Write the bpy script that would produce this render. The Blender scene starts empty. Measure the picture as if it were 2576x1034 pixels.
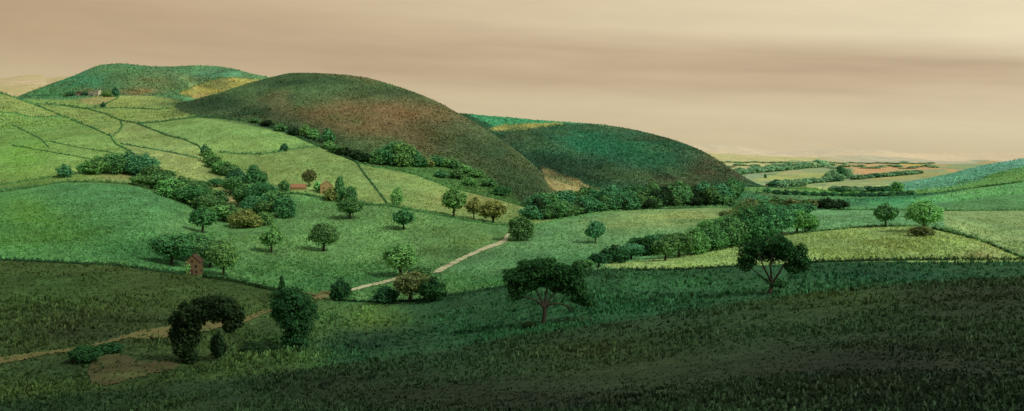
import bpy, math, random
import numpy as np
from mathutils import Vector

random.seed(7)
RNG = np.random.default_rng(7)
scene = bpy.context.scene
COL = scene.collection
F = 2800.0          # focal length in plan units (a 2576 x 1034 survey sheet of the view)
CX, HOR = 1288.0, 385.0
ZC = 60.0           # eye height above the datum

# --------------------------------------------------------------- helpers
def tag(o, label=None, cat=None, group=None, kind=None):
    if label: o['label'] = label
    if cat: o['category'] = cat
    if group: o['group'] = group
    if kind: o['kind'] = kind
    return o

def empty(name, loc, rz=0.0):
    o = bpy.data.objects.new(name, None)
    o.empty_display_size = 0.5
    COL.objects.link(o)
    o.location = loc
    o.rotation_euler = (0, 0, rz)
    return o

def link(name, me, parent=None):
    o = bpy.data.objects.new(name, me)
    COL.objects.link(o)
    if parent: o.parent = parent
    return o

def mesh_np(name, verts, quads, mats, midx=None, smooth=False, tris=None):
    """fast mesh from numpy quads (n,4) (and optional tris)"""
    me = bpy.data.meshes.new(name)
    verts = np.asarray(verts, dtype=np.float32)
    quads = np.asarray(quads, dtype=np.int32).reshape(-1, 4)
    nq = len(quads)
    nt = 0 if tris is None else len(tris)
    me.vertices.add(len(verts))
    me.vertices.foreach_set('co', verts.ravel())
    loops = quads.ravel()
    starts = np.arange(nq) * 4
    totals = np.full(nq, 4)
    if nt:
        tris = np.asarray(tris, dtype=np.int32)
        starts = np.concatenate([starts, nq*4 + np.arange(nt)*3])
        totals = np.concatenate([totals, np.full(nt, 3)])
        loops = np.concatenate([loops, tris.ravel()])
    me.loops.add(len(loops))
    me.loops.foreach_set('vertex_index', loops.astype(np.int32))
    me.polygons.add(nq + nt)
    me.polygons.foreach_set('loop_start', starts.astype(np.int32))
    me.polygons.foreach_set('loop_total', totals.astype(np.int32))
    for m in mats: me.materials.append(m)
    if midx is not None:
        me.polygons.foreach_set('material_index', np.asarray(midx, dtype=np.int32))
    me.polygons.foreach_set('use_smooth', np.full(nq+nt, smooth))
    me.update(calc_edges=True)
    me.validate()
    return me

def s2l(c):
    c = np.asarray(c, dtype=float) / 255.0
    return np.where(c <= 0.04045, c/12.92, ((c+0.055)/1.055)**2.4)

# --------------------------------------------------------------- materials
LIGHT = np.array([1.05, 0.98, 0.80])     # how bright the daylight makes a white card: albedo = wanted / LIGHT
def alb(rgb, k=1.0):
    return tuple(np.clip(s2l(rgb) / LIGHT * k, 0.003, 0.85))

def new_mat(name):
    m = bpy.data.materials.new(name)
    m.use_nodes = True
    nt = m.node_tree
    nt.nodes.clear()
    return m, nt

def N(nt, typ, **kw):
    n = nt.nodes.new(typ)
    for k, v in kw.items(): setattr(n, k, v)
    return n

def noise(nt, vec, scale, detail=4, rough=0.6):
    n = N(nt, 'ShaderNodeTexNoise')
    n.inputs['Scale'].default_value = scale
    n.inputs['Detail'].default_value = detail
    n.inputs['Roughness'].default_value = rough
    if vec is not None: nt.links.new(vec, n.inputs['Vector'])
    return n.outputs['Fac']

def mrange(nt, v, a, b, c, d):
    n = N(nt, 'ShaderNodeMapRange')
    n.inputs['From Min'].default_value = a; n.inputs['From Max'].default_value = b
    n.inputs['To Min'].default_value = c; n.inputs['To Max'].default_value = d
    nt.links.new(v, n.inputs['Value'])
    return n.outputs['Result']

def math_n(nt, op, a, b=None):
    n = N(nt, 'ShaderNodeMath', operation=op)
    for i, v in enumerate((a, b)):
        if v is None: continue
        if isinstance(v, (int, float)): n.inputs[i].default_value = v
        else: nt.links.new(v, n.inputs[i])
    return n.outputs[0]

def mixrgb(nt, typ, fac, a, b):
    n = N(nt, 'ShaderNodeMix', data_type='RGBA', blend_type=typ)
    for sock, v in ((n.inputs[0], fac), (n.inputs[6], a), (n.inputs[7], b)):
        if isinstance(v, (int, float)): sock.default_value = v
        elif isinstance(v, tuple): sock.default_value = (*v[:3], 1)
        else: nt.links.new(v, sock)
    return n.outputs[2]

def ground_mat(name='meadow', bump=0.5):
    m, nt = new_mat(name)
    at = N(nt, 'ShaderNodeAttribute', attribute_name='Col')
    tc = N(nt, 'ShaderNodeNewGeometry')
    mp = N(nt, 'ShaderNodeMapping'); mp.inputs['Scale'].default_value = (1.0, 0.3, 1.6)
    nt.links.new(tc.outputs['Position'], mp.inputs[0]); pos = mp.outputs[0]
    big = noise(nt, pos, 0.013, 5, 0.6)
    mid = noise(nt, pos, 0.11, 6, 0.7)
    fine = noise(nt, pos, 0.55, 5, 0.8)
    f1 = mrange(nt, big, 0.3, 0.7, 0.84, 1.16)
    f2 = mrange(nt, mid, 0.25, 0.75, 0.60, 1.40)
    f3 = mrange(nt, fine, 0.25, 0.75, 0.50, 1.50)
    mul = math_n(nt, 'MULTIPLY', math_n(nt, 'MULTIPLY', f1, f2), f3)
    sc = N(nt, 'ShaderNodeVectorMath', operation='SCALE')
    nt.links.new(at.outputs['Color'], sc.inputs[0]); nt.links.new(mul, sc.inputs['Scale'])
    # patches of drier, browner sward
    dry = noise(nt, pos, 0.035, 6, 0.65)
    col = mixrgb(nt, 'MULTIPLY', mrange(nt, dry, 0.48, 0.72, 0.0, 0.25), sc.outputs[0], (1.25, 0.98, 0.75))
    wet = noise(nt, pos, 0.021, 6, 0.65)
    col = mixrgb(nt, 'MULTIPLY', mrange(nt, wet, 0.50, 0.72, 0.0, 0.35), col, (0.62, 0.92, 0.85))
    bs = N(nt, 'ShaderNodeBsdfPrincipled')
    bs.inputs['Roughness'].default_value = 0.95
    bs.inputs['Specular IOR Level'].default_value = 0.05
    nt.links.new(col, bs.inputs['Base Color'])
    bp = N(nt, 'ShaderNodeBump')
    bp.inputs['Strength'].default_value = bump
    bp.inputs['Distance'].default_value = 0.5
    nt.links.new(math_n(nt, 'ADD', fine, mid), bp.inputs['Height'])
    nt.links.new(bp.outputs['Normal'], bs.inputs['Normal'])
    out = N(nt, 'ShaderNodeOutputMaterial')
    nt.links.new(bs.outputs[0], out.inputs[0])
    return m

def leaf_mat(name, dark, light, k=1.85):
    m, nt = new_mat(name)
    g = N(nt, 'ShaderNodeNewGeometry')
    oi = N(nt, 'ShaderNodeObjectInfo')
    big = noise(nt, g.outputs['Position'], 0.22, 3, 0.6)
    r = math_n(nt, 'ADD', math_n(nt, 'MULTIPLY', g.outputs['Random Per Island'], 0.6),
               math_n(nt, 'MULTIPLY', mrange(nt, big, 0.3, 0.7, 0, 1), 0.5))
    col = mixrgb(nt, 'MIX', r, alb(dark, k), alb(light, k))
    hs = N(nt, 'ShaderNodeHueSaturation')
    nt.links.new(col, hs.inputs['Color'])
    nt.links.new(mrange(nt, oi.outputs['Random'], 0, 1, 0.485, 0.515), hs.inputs['Hue'])
    nt.links.new(mrange(nt, oi.outputs['Random'], 0, 1, 0.82, 1.18), hs.inputs['Value'])
    d = N(nt, 'ShaderNodeBsdfDiffuse'); t = N(nt, 'ShaderNodeBsdfTranslucent')
    nt.links.new(hs.outputs[0], d.inputs[0]); nt.links.new(hs.outputs[0], t.inputs[0])
    mx = N(nt, 'ShaderNodeMixShader'); mx.inputs[0].default_value = 0.22
    nt.links.new(d.outputs[0], mx.inputs[1]); nt.links.new(t.outputs[0], mx.inputs[2])
    out = N(nt, 'ShaderNodeOutputMaterial')
    nt.links.new(mx.outputs[0], out.inputs[0])
    return m

def rough_mat(name, a, b, scale=1.5, bump=0.4, brick=False):
    m, nt = new_mat(name)
    tc = N(nt, 'ShaderNodeTexCoord')
    n1 = noise(nt, tc.outputs['Object'], scale, 8, 0.7)
    col = mixrgb(nt, 'MIX', mrange(nt, n1, 0.3, 0.7, 0, 1), alb(a), alb(b))
    h = n1
    if brick:
        bk = N(nt, 'ShaderNodeTexBrick')
        bk.inputs['Scale'].default_value = 2.2
        bk.inputs['Color1'].default_value = (*alb(a), 1); bk.inputs['Color2'].default_value = (*alb(b), 1)
        bk.inputs['Mortar'].default_value = (*alb((110, 95, 75)), 1)
        mp = N(nt, 'ShaderNodeMapping'); mp.inputs['Rotation'].default_value = (math.radians(90), 0, 0)
        nt.links.new(tc.outputs['Object'], mp.inputs[0]); nt.links.new(mp.outputs[0], bk.inputs['Vector'])
        col = mixrgb(nt, 'MIX', 0.5, col, bk.outputs['Color'])
    bs = N(nt, 'ShaderNodeBsdfPrincipled')
    bs.inputs['Roughness'].default_value = 0.9
    bs.inputs['Specular IOR Level'].default_value = 0.1
    nt.links.new(col, bs.inputs['Base Color'])
    bp = N(nt, 'ShaderNodeBump'); bp.inputs['Strength'].default_value = bump; bp.inputs['Distance'].default_value = 0.08
    nt.links.new(h, bp.inputs['Height']); nt.links.new(bp.outputs[0], bs.inputs['Normal'])
    out = N(nt, 'ShaderNodeOutputMaterial'); nt.links.new(bs.outputs[0], out.inputs[0])
    return m

# --------------------------------------------------------------- terrain survey lines: (x, y, depth)
L = []
L.append([(-1500, 2438, 3), (4100, 2438, 3)])
L.append([(-1500, 1155, 20), (4100, 1155, 20)])
# 2: crest of the near field
L.append([(-1500, 1060, 185), (-150, 1012, 190), (330, 968, 200), (640, 938, 212), (950, 902, 225), (1400, 826, 250), (1700, 780, 262), (1950, 744, 272),
          (2250, 712, 282), (2576, 690, 292), (2760, 676, 300), (4100, 640, 330)])
# 3: hedge between the dark and the bright fields
L.append([(-1500, 640, 430), (-50, 653, 425), (300, 668, 440), (480, 690, 450), (650, 716, 440), (760, 738, 425), (850, 753, 415), (960, 757, 410), (1100, 747, 405),
          (1300, 716, 410), (1480, 681, 425), (1600, 678, 425), (1800, 672, 415), (2000, 661, 405), (2576, 655, 390), (4100, 650, 390)])
# 4: mid fields
L.append([(-1500, 545, 560), (20, 560, 555), (300, 562, 555), (560, 610, 560), (820, 640, 555), (1050, 652, 550), (1300, 635, 550), (1500, 628, 560), (1700, 620, 560), (1900, 597, 550),
          (2050, 580, 545), (2200, 568, 545), (2330, 570, 540), (2430, 592, 530), (2560, 646, 470), (2700, 655, 460), (4100, 645, 460)])
# 5: second hedge line
L.append([(-1500, 455, 700), (20, 472, 700), (170, 458, 710), (330, 464, 715), (420, 490, 710), (560, 540, 690), (720, 490, 760), (850, 505, 740), (980, 516, 720), (1180, 554, 700), (1310, 567, 690),
          (1400, 553, 730), (1520, 534, 800), (1700, 523, 860), (1830, 520, 890), (2000, 527, 880), (2210, 528, 880), (2576, 527, 880), (4100, 527, 880)])
# 6: foot of the dark hill
L.append([(-1500, 320, 1000), (20, 325, 1000), (300, 305, 1120), (400, 300, 1150), (500, 294, 1160), (640, 311, 1130), (737, 338, 1090), (842, 384, 1030), (942, 419, 980), (1050, 441, 950),
          (1133, 473, 910), (1225, 494, 880), (1317, 519, 850), (1400, 538, 850), (1540, 515, 950), (1700, 508, 1030), (1850, 508, 1050), (2000, 510, 1050), (2150, 515, 1050), (2400, 510, 1050), (2576, 490, 1050), (4100, 470, 1050)])
# 7: crest of the dark hill
L.append([(-1500, 200, 1350), (-150, 218, 1350), (20, 240, 1350), (92, 264, 1380), (150, 268, 1420), (300, 271, 1450), (430, 268, 1470), (500, 248, 1500), (560, 231, 1520), (650, 205, 1550), (740, 186, 1560),
          (830, 186, 1560), (950, 204, 1530), (1050, 237, 1490), (1150, 284, 1430), (1250, 345, 1350), (1320, 396, 1270), (1365, 440, 1190), (1390, 480, 1110), (1440, 503, 1100), (1560, 497, 1160), (1850, 478, 1260), (1950, 484, 1280), (2150, 492, 1300),
          (2350, 484, 1290), (2450, 474, 1280), (2576, 458, 1270), (2760, 430, 1270), (4100, 330, 1270)])
# 8: dip behind it
L.append([(-1500, 230, 1600), (20, 249, 1600), (150, 250, 1620), (300, 240, 1660), (430, 246, 1720), (500, 258, 1800), (650, 240, 1900), (740, 232, 1900), (950, 252, 1900), (1150, 330, 1850), (1250, 380, 1800),
          (1320, 424, 1600), (1374, 446, 1450), (1440, 470, 1400), (1560, 491, 1350), (1850, 470, 1430), (1950, 474, 1470), (2150, 486, 1560), (2350, 478, 1540), (2450, 462, 1520), (2576, 430, 1520), (2760, 400, 1520), (4100, 330, 1520)])
# 9: second crest
L.append([(-1500, 330, 2300), (-150, 300, 2300), (20, 256, 2300), (60, 240, 2300), (130, 214, 2300), (200, 189, 2300), (250, 169, 2300), (290, 166, 2300), (400, 172, 2300), (500, 167, 2300), (580, 173, 2300), (640, 188, 2300), (690, 198, 2300), (760, 215, 2300),
          (1000, 262, 2300), (1150, 284, 2250), (1200, 288, 2250), (1300, 297, 2250), (1400, 306, 2250), (1530, 317, 2200), (1600, 328, 2150), (1680, 347, 2080), (1760, 378, 1980), (1840, 425, 1820), (1885, 455, 1720), (1930, 470, 1700), (2000, 472, 1750),
          (2150, 474, 1850), (2280, 465, 1900), (2380, 440, 1950), (2460, 420, 1950), (2576, 400, 1950), (2760, 375, 1950), (4100, 300, 1950)])
# 10: dip
L.append([(-1500, 330, 2900), (20, 300, 2900), (300, 260, 2900), (640, 270, 2900), (1150, 360, 2800), (1400, 390, 2800), (1600, 420, 2700), (1760, 440, 2600), (1900, 462, 2500), (2150, 455, 2500), (2380, 440, 2500), (2576, 420, 2500), (4100, 350, 2500)])
L.append([(-1500, 310, 4200), (20, 290, 4200), (300, 260, 4200), (640, 280, 4200), (1400, 400, 4200), (1760, 430, 4200), (2050, 424, 4200), (2300, 420, 4200), (2576, 414, 4200), (4100, 410, 4200)])
L.append([(-1500, 240, 6200), (20, 225, 6200), (300, 250, 6200), (640, 290, 6200), (1400, 395, 6200), (1750, 398, 6200), (2000, 404, 6200), (2200, 405, 6200), (2400, 409, 6200), (2576, 407, 6200), (4100, 405, 6200)])
# 13: far pale hills
L.append([(-1500, 230, 9500), (-150, 213, 9500), (20, 205, 9500), (80, 197, 9500), (100, 197, 9500), (115, 203, 9500), (160, 201, 9500), (260, 235, 9500), (640, 290, 9500), (1500, 366, 9500), (1700, 362, 9500), (1817, 364, 9500), (1944, 379, 9500), (2039, 380, 9500), (2110, 376, 9500), (2181, 375, 9500), (2300, 389, 9500),
          (2402, 401, 9500), (2576, 403, 9500), (4100, 400, 9500)])
L.append([(-1500, 380, 14000), (4100, 386, 14000)])
K = len(L)

def pchip_slopes(x, y):
    """x,y arrays with the knots along axis 0 (any trailing axes)"""
    h = np.diff(x, axis=0); d = np.diff(y, axis=0) / h
    m = np.zeros_like(y)
    a, b = d[:-1], d[1:]
    w1 = 2*h[1:] + h[:-1]; w2 = h[1:] + 2*h[:-1]
    same = (a*b) > 0
    with np.errstate(divide='ignore', invalid='ignore'):
        hm = (w1 + w2) / (w1/a + w2/b)
    m[1:-1] = np.where(same, hm, 0.0)
    m[0], m[-1] = d[0], d[-1]
    return m

def hermite(t, h, y0, y1, m0, m1):
    t2, t3 = t*t, t*t*t
    return (2*t3-3*t2+1)*y0 + (t3-2*t2+t)*h*m0 + (-2*t3+3*t2)*y1 + (t3-t2)*h*m1

def line_at(pts, xs):
    p = np.array(pts, dtype=float)
    # gentle smooth (Catmull-Rom style) interpolation in x for y, linear for depth
    x, y = p[:, 0], p[:, 1]
    d = np.diff(y)/np.diff(x)
    m = np.empty_like(y); m[0], m[-1] = d[0], d[-1]
    if len(y) > 2:
        h = np.diff(x)
        m[1:-1] = (d[:-1]*h[1:] + d[1:]*h[:-1])/(h[1:]+h[:-1])
        lim = 3*np.minimum(np.abs(d[:-1]), np.abs(d[1:]))+0.02
        m[1:-1] = np.clip(m[1:-1], -lim, lim)
    i = np.clip(np.searchsorted(x, xs) - 1, 0, len(x)-2)
    hh = x[i+1]-x[i]; t = np.clip((xs-x[i])/hh, 0, 1)
    return hermite(t, hh, y[i], y[i+1], m[i], m[i+1]), np.interp(xs, x, p[:, 2])

XS = np.concatenate([np.linspace(-1500, -60, 60, endpoint=False), np.arange(-60, 2640, 2.6), np.linspace(2640, 4100, 60)])
NX = len(XS)
YK = np.empty((K, NX)); DK = np.empty((K, NX))
for i, l in enumerate(L):
    YK[i], DK[i] = line_at(l, XS)
for i in range(1, K):
    DK[i] = np.maximum(DK[i], DK[i-1]*1.02)
ZK = -(YK - HOR) * DK / F
ROWS = [10, 110, 90, 60, 60, 70, 60, 26, 60, 22, 22, 26, 26, 10]
assert len(ROWS) == K-1

def lattice(px, py, seed):
    r = np.random.default_rng(seed).random((256, 256))
    ix, iy = np.floor(px).astype(int), np.floor(py).astype(int)
    fx, fy = px-ix, py-iy
    fx = fx*fx*(3-2*fx); fy = fy*fy*(3-2*fy)
    g = lambda a, b: r[a & 255, b & 255]
    return ((g(ix, iy)*(1-fx)+g(ix+1, iy)*fx)*(1-fy) + (g(ix, iy+1)*(1-fx)+g(ix+1, iy+1)*fx)*fy) - 0.5

def relief(X, Y):
    z = 0
    for wl, a, s in ((130, 1.7, 1), (55, 0.9, 2), (22, 0.4, 3), (9, 0.16, 4)):
        z = z + a*lattice(X/wl, Y/wl, s)
    return z*np.clip(Y/450, 0.15, 1.3)

msl = pchip_slopes(DK, ZK)
Dr, Zr, Ur = [], [], []
for i in range(K-1):
    n = ROWS[i]
    for j in range(n + (1 if i == K-2 else 0)):
        t = j/n
        D = DK[i]*(DK[i+1]/DK[i])**t
        h = DK[i+1]-DK[i]
        z = hermite((D-DK[i])/h, h, ZK[i], ZK[i+1], msl[i], msl[i+1])
        Dr.append(D); Zr.append(z); Ur.append(i+t)
Dr = np.array(Dr); Zr = np.array(Zr); Ur = np.array(Ur)
Xr = (XS[None, :]-CX)/F*Dr
win = np.where((Ur > 6) & (Ur < 7) | (Ur > 8) & (Ur < 9), np.sin(np.pi*(Ur % 1))**.8, 0)[:, None]
Zr = Zr - win*(7*np.abs(lattice(Xr/85+Dr/260, Dr/420, 5))+3.5*np.abs(lattice(Xr/34+Dr/150, Dr/200, 6))+2.2*lattice(Xr/16, Dr/30, 7))
Zr = Zr + relief(Xr, Dr)
Yimg = HOR - F*Zr/Dr
NR = len(Ur)

def u_row(u): return int(np.argmin(np.abs(Ur-u)))

def col_at(x):
    j = int(np.clip(np.searchsorted(XS, x)-1, 0, NX-2)); t = (x-XS[j])/(XS[j+1]-XS[j])
    return j, float(np.clip(t, 0, 1))

def ground(x, y, u0=0.0, u1=99.0):
    """point of the land seen on the sheet at (x, y), searching from survey line u0 outward"""
    j, t = col_at(x)
    r0, r1 = u_row(u0), u_row(min(u1, Ur[-1]))
    yy = Yimg[r0:r1+1, j]*(1-t)+Yimg[r0:r1+1, j+1]*t
    dd = Dr[r0:r1+1, j]*(1-t)+Dr[r0:r1+1, j+1]*t
    zz = Zr[r0:r1+1, j]*(1-t)+Zr[r0:r1+1, j+1]*t
    hit = np.nonzero(yy <= y)[0]
    if len(hit) == 0: k = int(np.argmin(yy)); s = 0.0
    else:
        k = int(hit[0])
        if k == 0: s = 0.0
        else:
            k -= 1; s = (yy[k]-y)/max(yy[k]-yy[k+1], 1e-6)
    k2 = min(k+1, len(dd)-1)
    D = dd[k]*(1-s)+dd[k2]*s; z = zz[k]*(1-s)+zz[k2]*s
    return Vector(((x-CX)/F*D, D, z+ZC))

def height(X, D):
    """height of the land under the plan point"""
    x = X/D*F+CX
    j, t = col_at(x)
    z0 = np.interp(D, Dr[:, j], Zr[:, j]); z1 = np.interp(D, Dr[:, j+1], Zr[:, j+1])
    return z0*(1-t)+z1*t+ZC

# --------------------------------------------------------------- field colours (what grows on the land, plus painted cloud shade and haze)
COLV = np.empty((NR, NX, 3))
COLV[:] = s2l((95, 140, 70))
PX = XS[None, :] + 5*lattice(Xr/14, Dr/14, 11) + 4*lattice(Xr/5, Dr/5, 12)
PY = Yimg + 3.0*lattice(Xr/12, Dr/12, 13) + 2.0*lattice(Xr/4, Dr/4, 14)
UU = np.repeat(Ur[:, None], NX, axis=1)

def paint(poly, rgb, u=(0, 99), k=1.0):
    p = np.array(poly, dtype=float)
    r0, r1 = u_row(u[0]), u_row(min(u[1], Ur[-1]))
    px, py = PX[r0:r1+1], PY[r0:r1+1]
    box = (px >= p[:, 0].min()) & (px <= p[:, 0].max()) & (py >= p[:, 1].min()) & (py <= p[:, 1].max())
    idx = np.nonzero(box)
    if len(idx[0]) == 0: return
    qx, qy = px[idx], py[idx]
    ins = np.zeros(len(qx), bool)
    n = len(p)
    for a in range(n):
        x0, y0 = p[a]; x1, y1 = p[(a+1) % n]
        if y0 == y1: continue
        c = ((y0 > qy) != (y1 > qy)) & (qx < (x1-x0)*(qy-y0)/(y1-y0)+x0)
        ins ^= c
    sub = COLV[r0:r1+1]
    sub[idx[0][ins], idx[1][ins]] = s2l(rgb)*k

def band(ua, ub, rgb, x0=-1e4, x1=1e4):
    r0, r1 = u_row(ua), u_row(ub)
    q = PX[r0:r1+1] + 60*lattice(Xr[r0:r1+1]/35, Dr[r0:r1+1]/35, 31)
    w = np.clip((q-x0)/160+.5, 0, 1)*np.clip((x1-q)/160+.5, 0, 1)
    w = (w*w*(3-2*w))[..., None]
    COLV[r0:r1+1] = COLV[r0:r1+1]*(1-w)+s2l(rgb)*w

def spot(x, y, rx, ry, rgb, s=1.0, u=(0, 99)):
    r0, r1 = u_row(u[0]), u_row(min(u[1], Ur[-1]))
    q = ((XS[None, :]-x)/rx)**2 + ((Yimg[r0:r1+1]-y)/ry)**2
    w = s*np.exp(-q*1.2)
    w *= np.clip(1 + 1.1*lattice(Xr[r0:r1+1]/40, Dr[r0:r1+1]/40, 21)+0.9*lattice(Xr[r0:r1+1]/14, Dr[r0:r1+1]/14, 22), 0, 1.5)
    w = np.clip(w, 0, 1)[..., None]
    COLV[r0:r1+1] = COLV[r0:r1+1]*(1-w)+s2l(rgb)*w

exec_fields = True
# near field, rough pasture: cloud shade painted in as darker colour
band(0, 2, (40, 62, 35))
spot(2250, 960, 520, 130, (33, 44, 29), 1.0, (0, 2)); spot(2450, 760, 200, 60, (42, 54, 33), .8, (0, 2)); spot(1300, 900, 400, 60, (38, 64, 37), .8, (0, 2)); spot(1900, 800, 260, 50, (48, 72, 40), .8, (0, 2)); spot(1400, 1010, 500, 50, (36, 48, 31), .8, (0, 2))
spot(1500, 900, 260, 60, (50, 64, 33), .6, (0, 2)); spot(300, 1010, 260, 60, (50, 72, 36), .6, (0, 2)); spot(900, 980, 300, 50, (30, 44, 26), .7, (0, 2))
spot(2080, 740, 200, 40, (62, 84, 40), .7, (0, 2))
# between the near crest and the hedge
band(2, 3, (44, 82, 46), 800); band(2, 3, (58, 80, 38), -1e4, 800)
spot(700, 860, 130, 60, (48, 78, 38), .8, (2, 3)); spot(930, 800, 90, 40, (84, 116, 52), .9, (2, 3))
spot(250, 830, 240, 50, (42, 56, 32), .8, (2, 3)); spot(1250, 850, 200, 60, (34, 74, 40), .8, (2, 3)); spot(1650, 790, 220, 40, (32, 74, 42), .7, (2, 3))
spot(2250, 690, 240, 20, (34, 76, 48), .7, (2, 3)); spot(950, 860, 200, 40, (34, 62, 36), .8, (2, 3)); spot(250, 930, 240, 40, (40, 62, 34), .8, (2, 3))
spot(120, 720, 130, 40, (62, 96, 44), .6, (2, 3)); spot(1700, 710, 200, 25, (46, 90, 48), .7, (2, 3)); spot(1430, 800, 260, 50, (38, 84, 44), .6, (2, 3))
# left bright field
band(3, 5, (86, 142, 76), -1e4, 600)
spot(330, 490, 240, 40, (92, 148, 88), .8, (3, 5)); spot(120, 600, 160, 60, (78, 128, 56), .8, (3, 5)); spot(330, 640, 180, 34, (66, 118, 62), .7, (3, 5)); spot(60, 540, 80, 60, (98, 150, 62), .7, (3, 5))
spot(480, 560, 90, 40, (106, 150, 84), .7, (3, 5))
# parkland in the middle
band(3, 5, (94, 138, 74), 560, 1330)
spot(1000, 560, 280, 40, (102, 146, 78), .7, (3, 5)); spot(850, 700, 240, 45, (70, 122, 64), .9, (3, 5)); spot(650, 690, 90, 30, (64, 112, 56), .7, (3, 5)); spot(1180, 600, 90, 30, (110, 148, 76), .7, (3, 5))
band(3, 5, (98, 146, 86), 1330, 1700)
paint([(1330, 575), (1400, 552), (1520, 534), (1700, 522), (1835, 520), (1850, 545), (1780, 566), (1700, 585), (1640, 610), (1560, 650), (1520, 676), (1480, 681), (1300, 716), (1121, 682), (1147, 664), (1187, 643), (1234, 624), (1290, 610)], (98, 146, 86), (3, 6))
spot(1700, 545, 160, 28, (130, 150, 82), 1.0, (3, 6)); spot(1560, 560, 90, 25, (122, 148, 82), .7, (3, 6)); spot(1420, 660, 130, 30, (84, 142, 82), .7, (3, 6)); spot(1250, 710, 180, 22, (72, 134, 70), .8, (3, 5))
# hill-top field on the right
paint([(1500, 672), (1560, 660), (1700, 648), (1800, 622), (1900, 600), (2000, 585), (2100, 576), (2200, 569), (2340, 570), (2420, 592), (2500, 618), (2560, 646), (2800, 660), (2800, 690), (1700, 690)], (146, 176, 98), (3, 4.3))
spot(2250, 600, 200, 30, (134, 158, 84), .7, (3, 4.2)); spot(2000, 640, 160, 25, (146, 172, 96), .7, (3, 4.2)); spot(2480, 640, 60, 25, (130, 130, 76), .6, (3, 4.2))
paint([(1950, 620), (2050, 583), (2200, 570), (2340, 571), (2420, 594), (2560, 648), (2900, 640), (2900, 524), (2050, 524), (1850, 530)], (104, 154, 94), (4, 6))
paint([(2360, 526), (2900, 524), (2900, 640), (2560, 640), (2440, 592), (2380, 570)], (132, 162, 96), (4, 6))
# valley strips beyond
band(5.02, 7, (58, 112, 68), 1830); 
paint([(2080, 527), (2300, 500), (2440, 476), (2576, 458), (2900, 420), (2900, 530), (2300, 530)], (98, 154, 88), (5, 7.4))
spot(2250, 512, 130, 14, (84, 158, 98), .9, (5, 7.2)); spot(2050, 498, 120, 9, (96, 140, 84), .8, (5, 7.2)); spot(2020, 512, 140, 9, (50, 58, 36), .9, (5, 7))
band(5.02, 7, (48, 84, 50), 1380, 1830)
# left hillside fields
band(5, 7, (116, 152, 76), -1e4, 720)
band(5, 6, (126, 154, 82), 600, 1400)
paint([(303, 302), (343, 310), (409, 306), (501, 294), (640, 311), (737, 338), (800, 366), (777, 370), (737, 376), (658, 388), (552, 383), (501, 368), (461, 350), (422, 341), (377, 323)], (118, 154, 80), (5, 7))
paint([(-400, 230), (20, 240), (92, 265), (163, 294), (116, 294), (74, 294), (20, 285), (-400, 270)], (130, 152, 80), (5, 8))
paint([(92, 262), (158, 265), (224, 275), (264, 286), (303, 302), (306, 318), (285, 339), (224, 318), (163, 294)], (128, 152, 80), (5, 8))
paint([(303, 300), (306, 318), (285, 341), (303, 361), (369, 373), (435, 384), (506, 400), (501, 368), (461, 350), (422, 341), (377, 323), (343, 310)], (126, 152, 82), (5, 8))
paint([(285, 342), (303, 361), (369, 373), (435, 384), (506, 400), (530, 430), (600, 470), (600, 500), (520, 470), (440, 455), (369, 408), (330, 381)], (132, 152, 84), (5, 8))
paint([(316, 271), (395, 275), (432, 270), (500, 286), (501, 294), (409, 306), (343, 310), (301, 302), (264, 286), (235, 272)], (128, 152, 78), (5, 8))
paint([(301, 223), (343, 229), (395, 238), (480, 243), (440, 262), (432, 271), (316, 271), (235, 270), (264, 262), (295, 247)], (132, 154, 80), (6, 9.2))
paint([(92, 262), (60, 245), (150, 238), (211, 236), (301, 240), (295, 247), (264, 262), (235, 270), (316, 271), (224, 276)], (120, 150, 78), (6, 9.2))
paint([(195, 252), (240, 241), (290, 243), (290, 250), (262, 260), (235, 266), (210, 260)], (146, 150, 88), (6, 9.2))
spot(60, 400, 80, 60, (106, 150, 62), .8, (5, 7)); spot(210, 430, 130, 25, (132, 166, 78), .6, (5, 7)); spot(540, 330, 90, 20, (122, 160, 84), .7, (5, 7)); spot(840, 440, 90, 24, (122, 156, 82), .8, (5, 6))
spot(300, 445, 60, 12, (158, 158, 96), .9, (5, 6)); spot(600, 500, 40, 16, (164, 156, 100), .9, (5, 6)); spot(1180, 510, 110, 24, (140, 150, 82), .8, (5, 6))
# dark hill: bracken, heather and scrub
paint([(430, 268), (500, 248), (560, 231), (650, 200), (740, 170), (830, 170), (950, 190), (1050, 220), (1150, 270), (1250, 330), (1320, 380), (1365, 430), (1400, 480), (1440, 540), (1317, 519), (1225, 494), (1133, 473), (1050, 441), (942, 419), (842, 384), (737, 338), (640, 311), (501, 295), (470, 285)], (72, 96, 54), (5.97, 8))
band(7, 8, (72, 96, 54), 440, 1400)
for a in [(560, 262, 130, 24, (38, 62, 40), .9), (720, 320, 110, 26, (38, 66, 42), .9), (820, 225, 190, 26, (72, 102, 60), .8), (700, 260, 90, 30, (58, 84, 50), .7),
          (900, 285, 150, 36, (106, 92, 60), 1.0), (1010, 300, 170, 50, (106, 96, 62), 1.0), (1080, 350, 100, 34, (104, 86, 58), .9), (830, 300, 70, 26, (92, 88, 54), .8),
          (650, 285, 80, 18, (82, 74, 48), .6), (960, 245, 120, 22, (66, 92, 54), .7), (1120, 300, 60, 30, (72, 84, 52), .7), (1200, 370, 70, 40, (76, 86, 54), .8), (1290, 440, 70, 50, (52, 62, 42), .9),
          (1330, 500, 50, 30, (44, 58, 38), .9), (1200, 420, 60, 30, (92, 84, 56), .7), (950, 400, 70, 20, (46, 64, 40), .8), (1130, 440, 110, 20, (84, 112, 58), .9), (1240, 470, 70, 16, (72, 96, 52), .8), (850, 370, 60, 16, (52, 70, 40), .7),
          (1150, 310, 120, 22, (52, 80, 50), .5)]:
    spot(*a, u=(5.97, 8))
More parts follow.
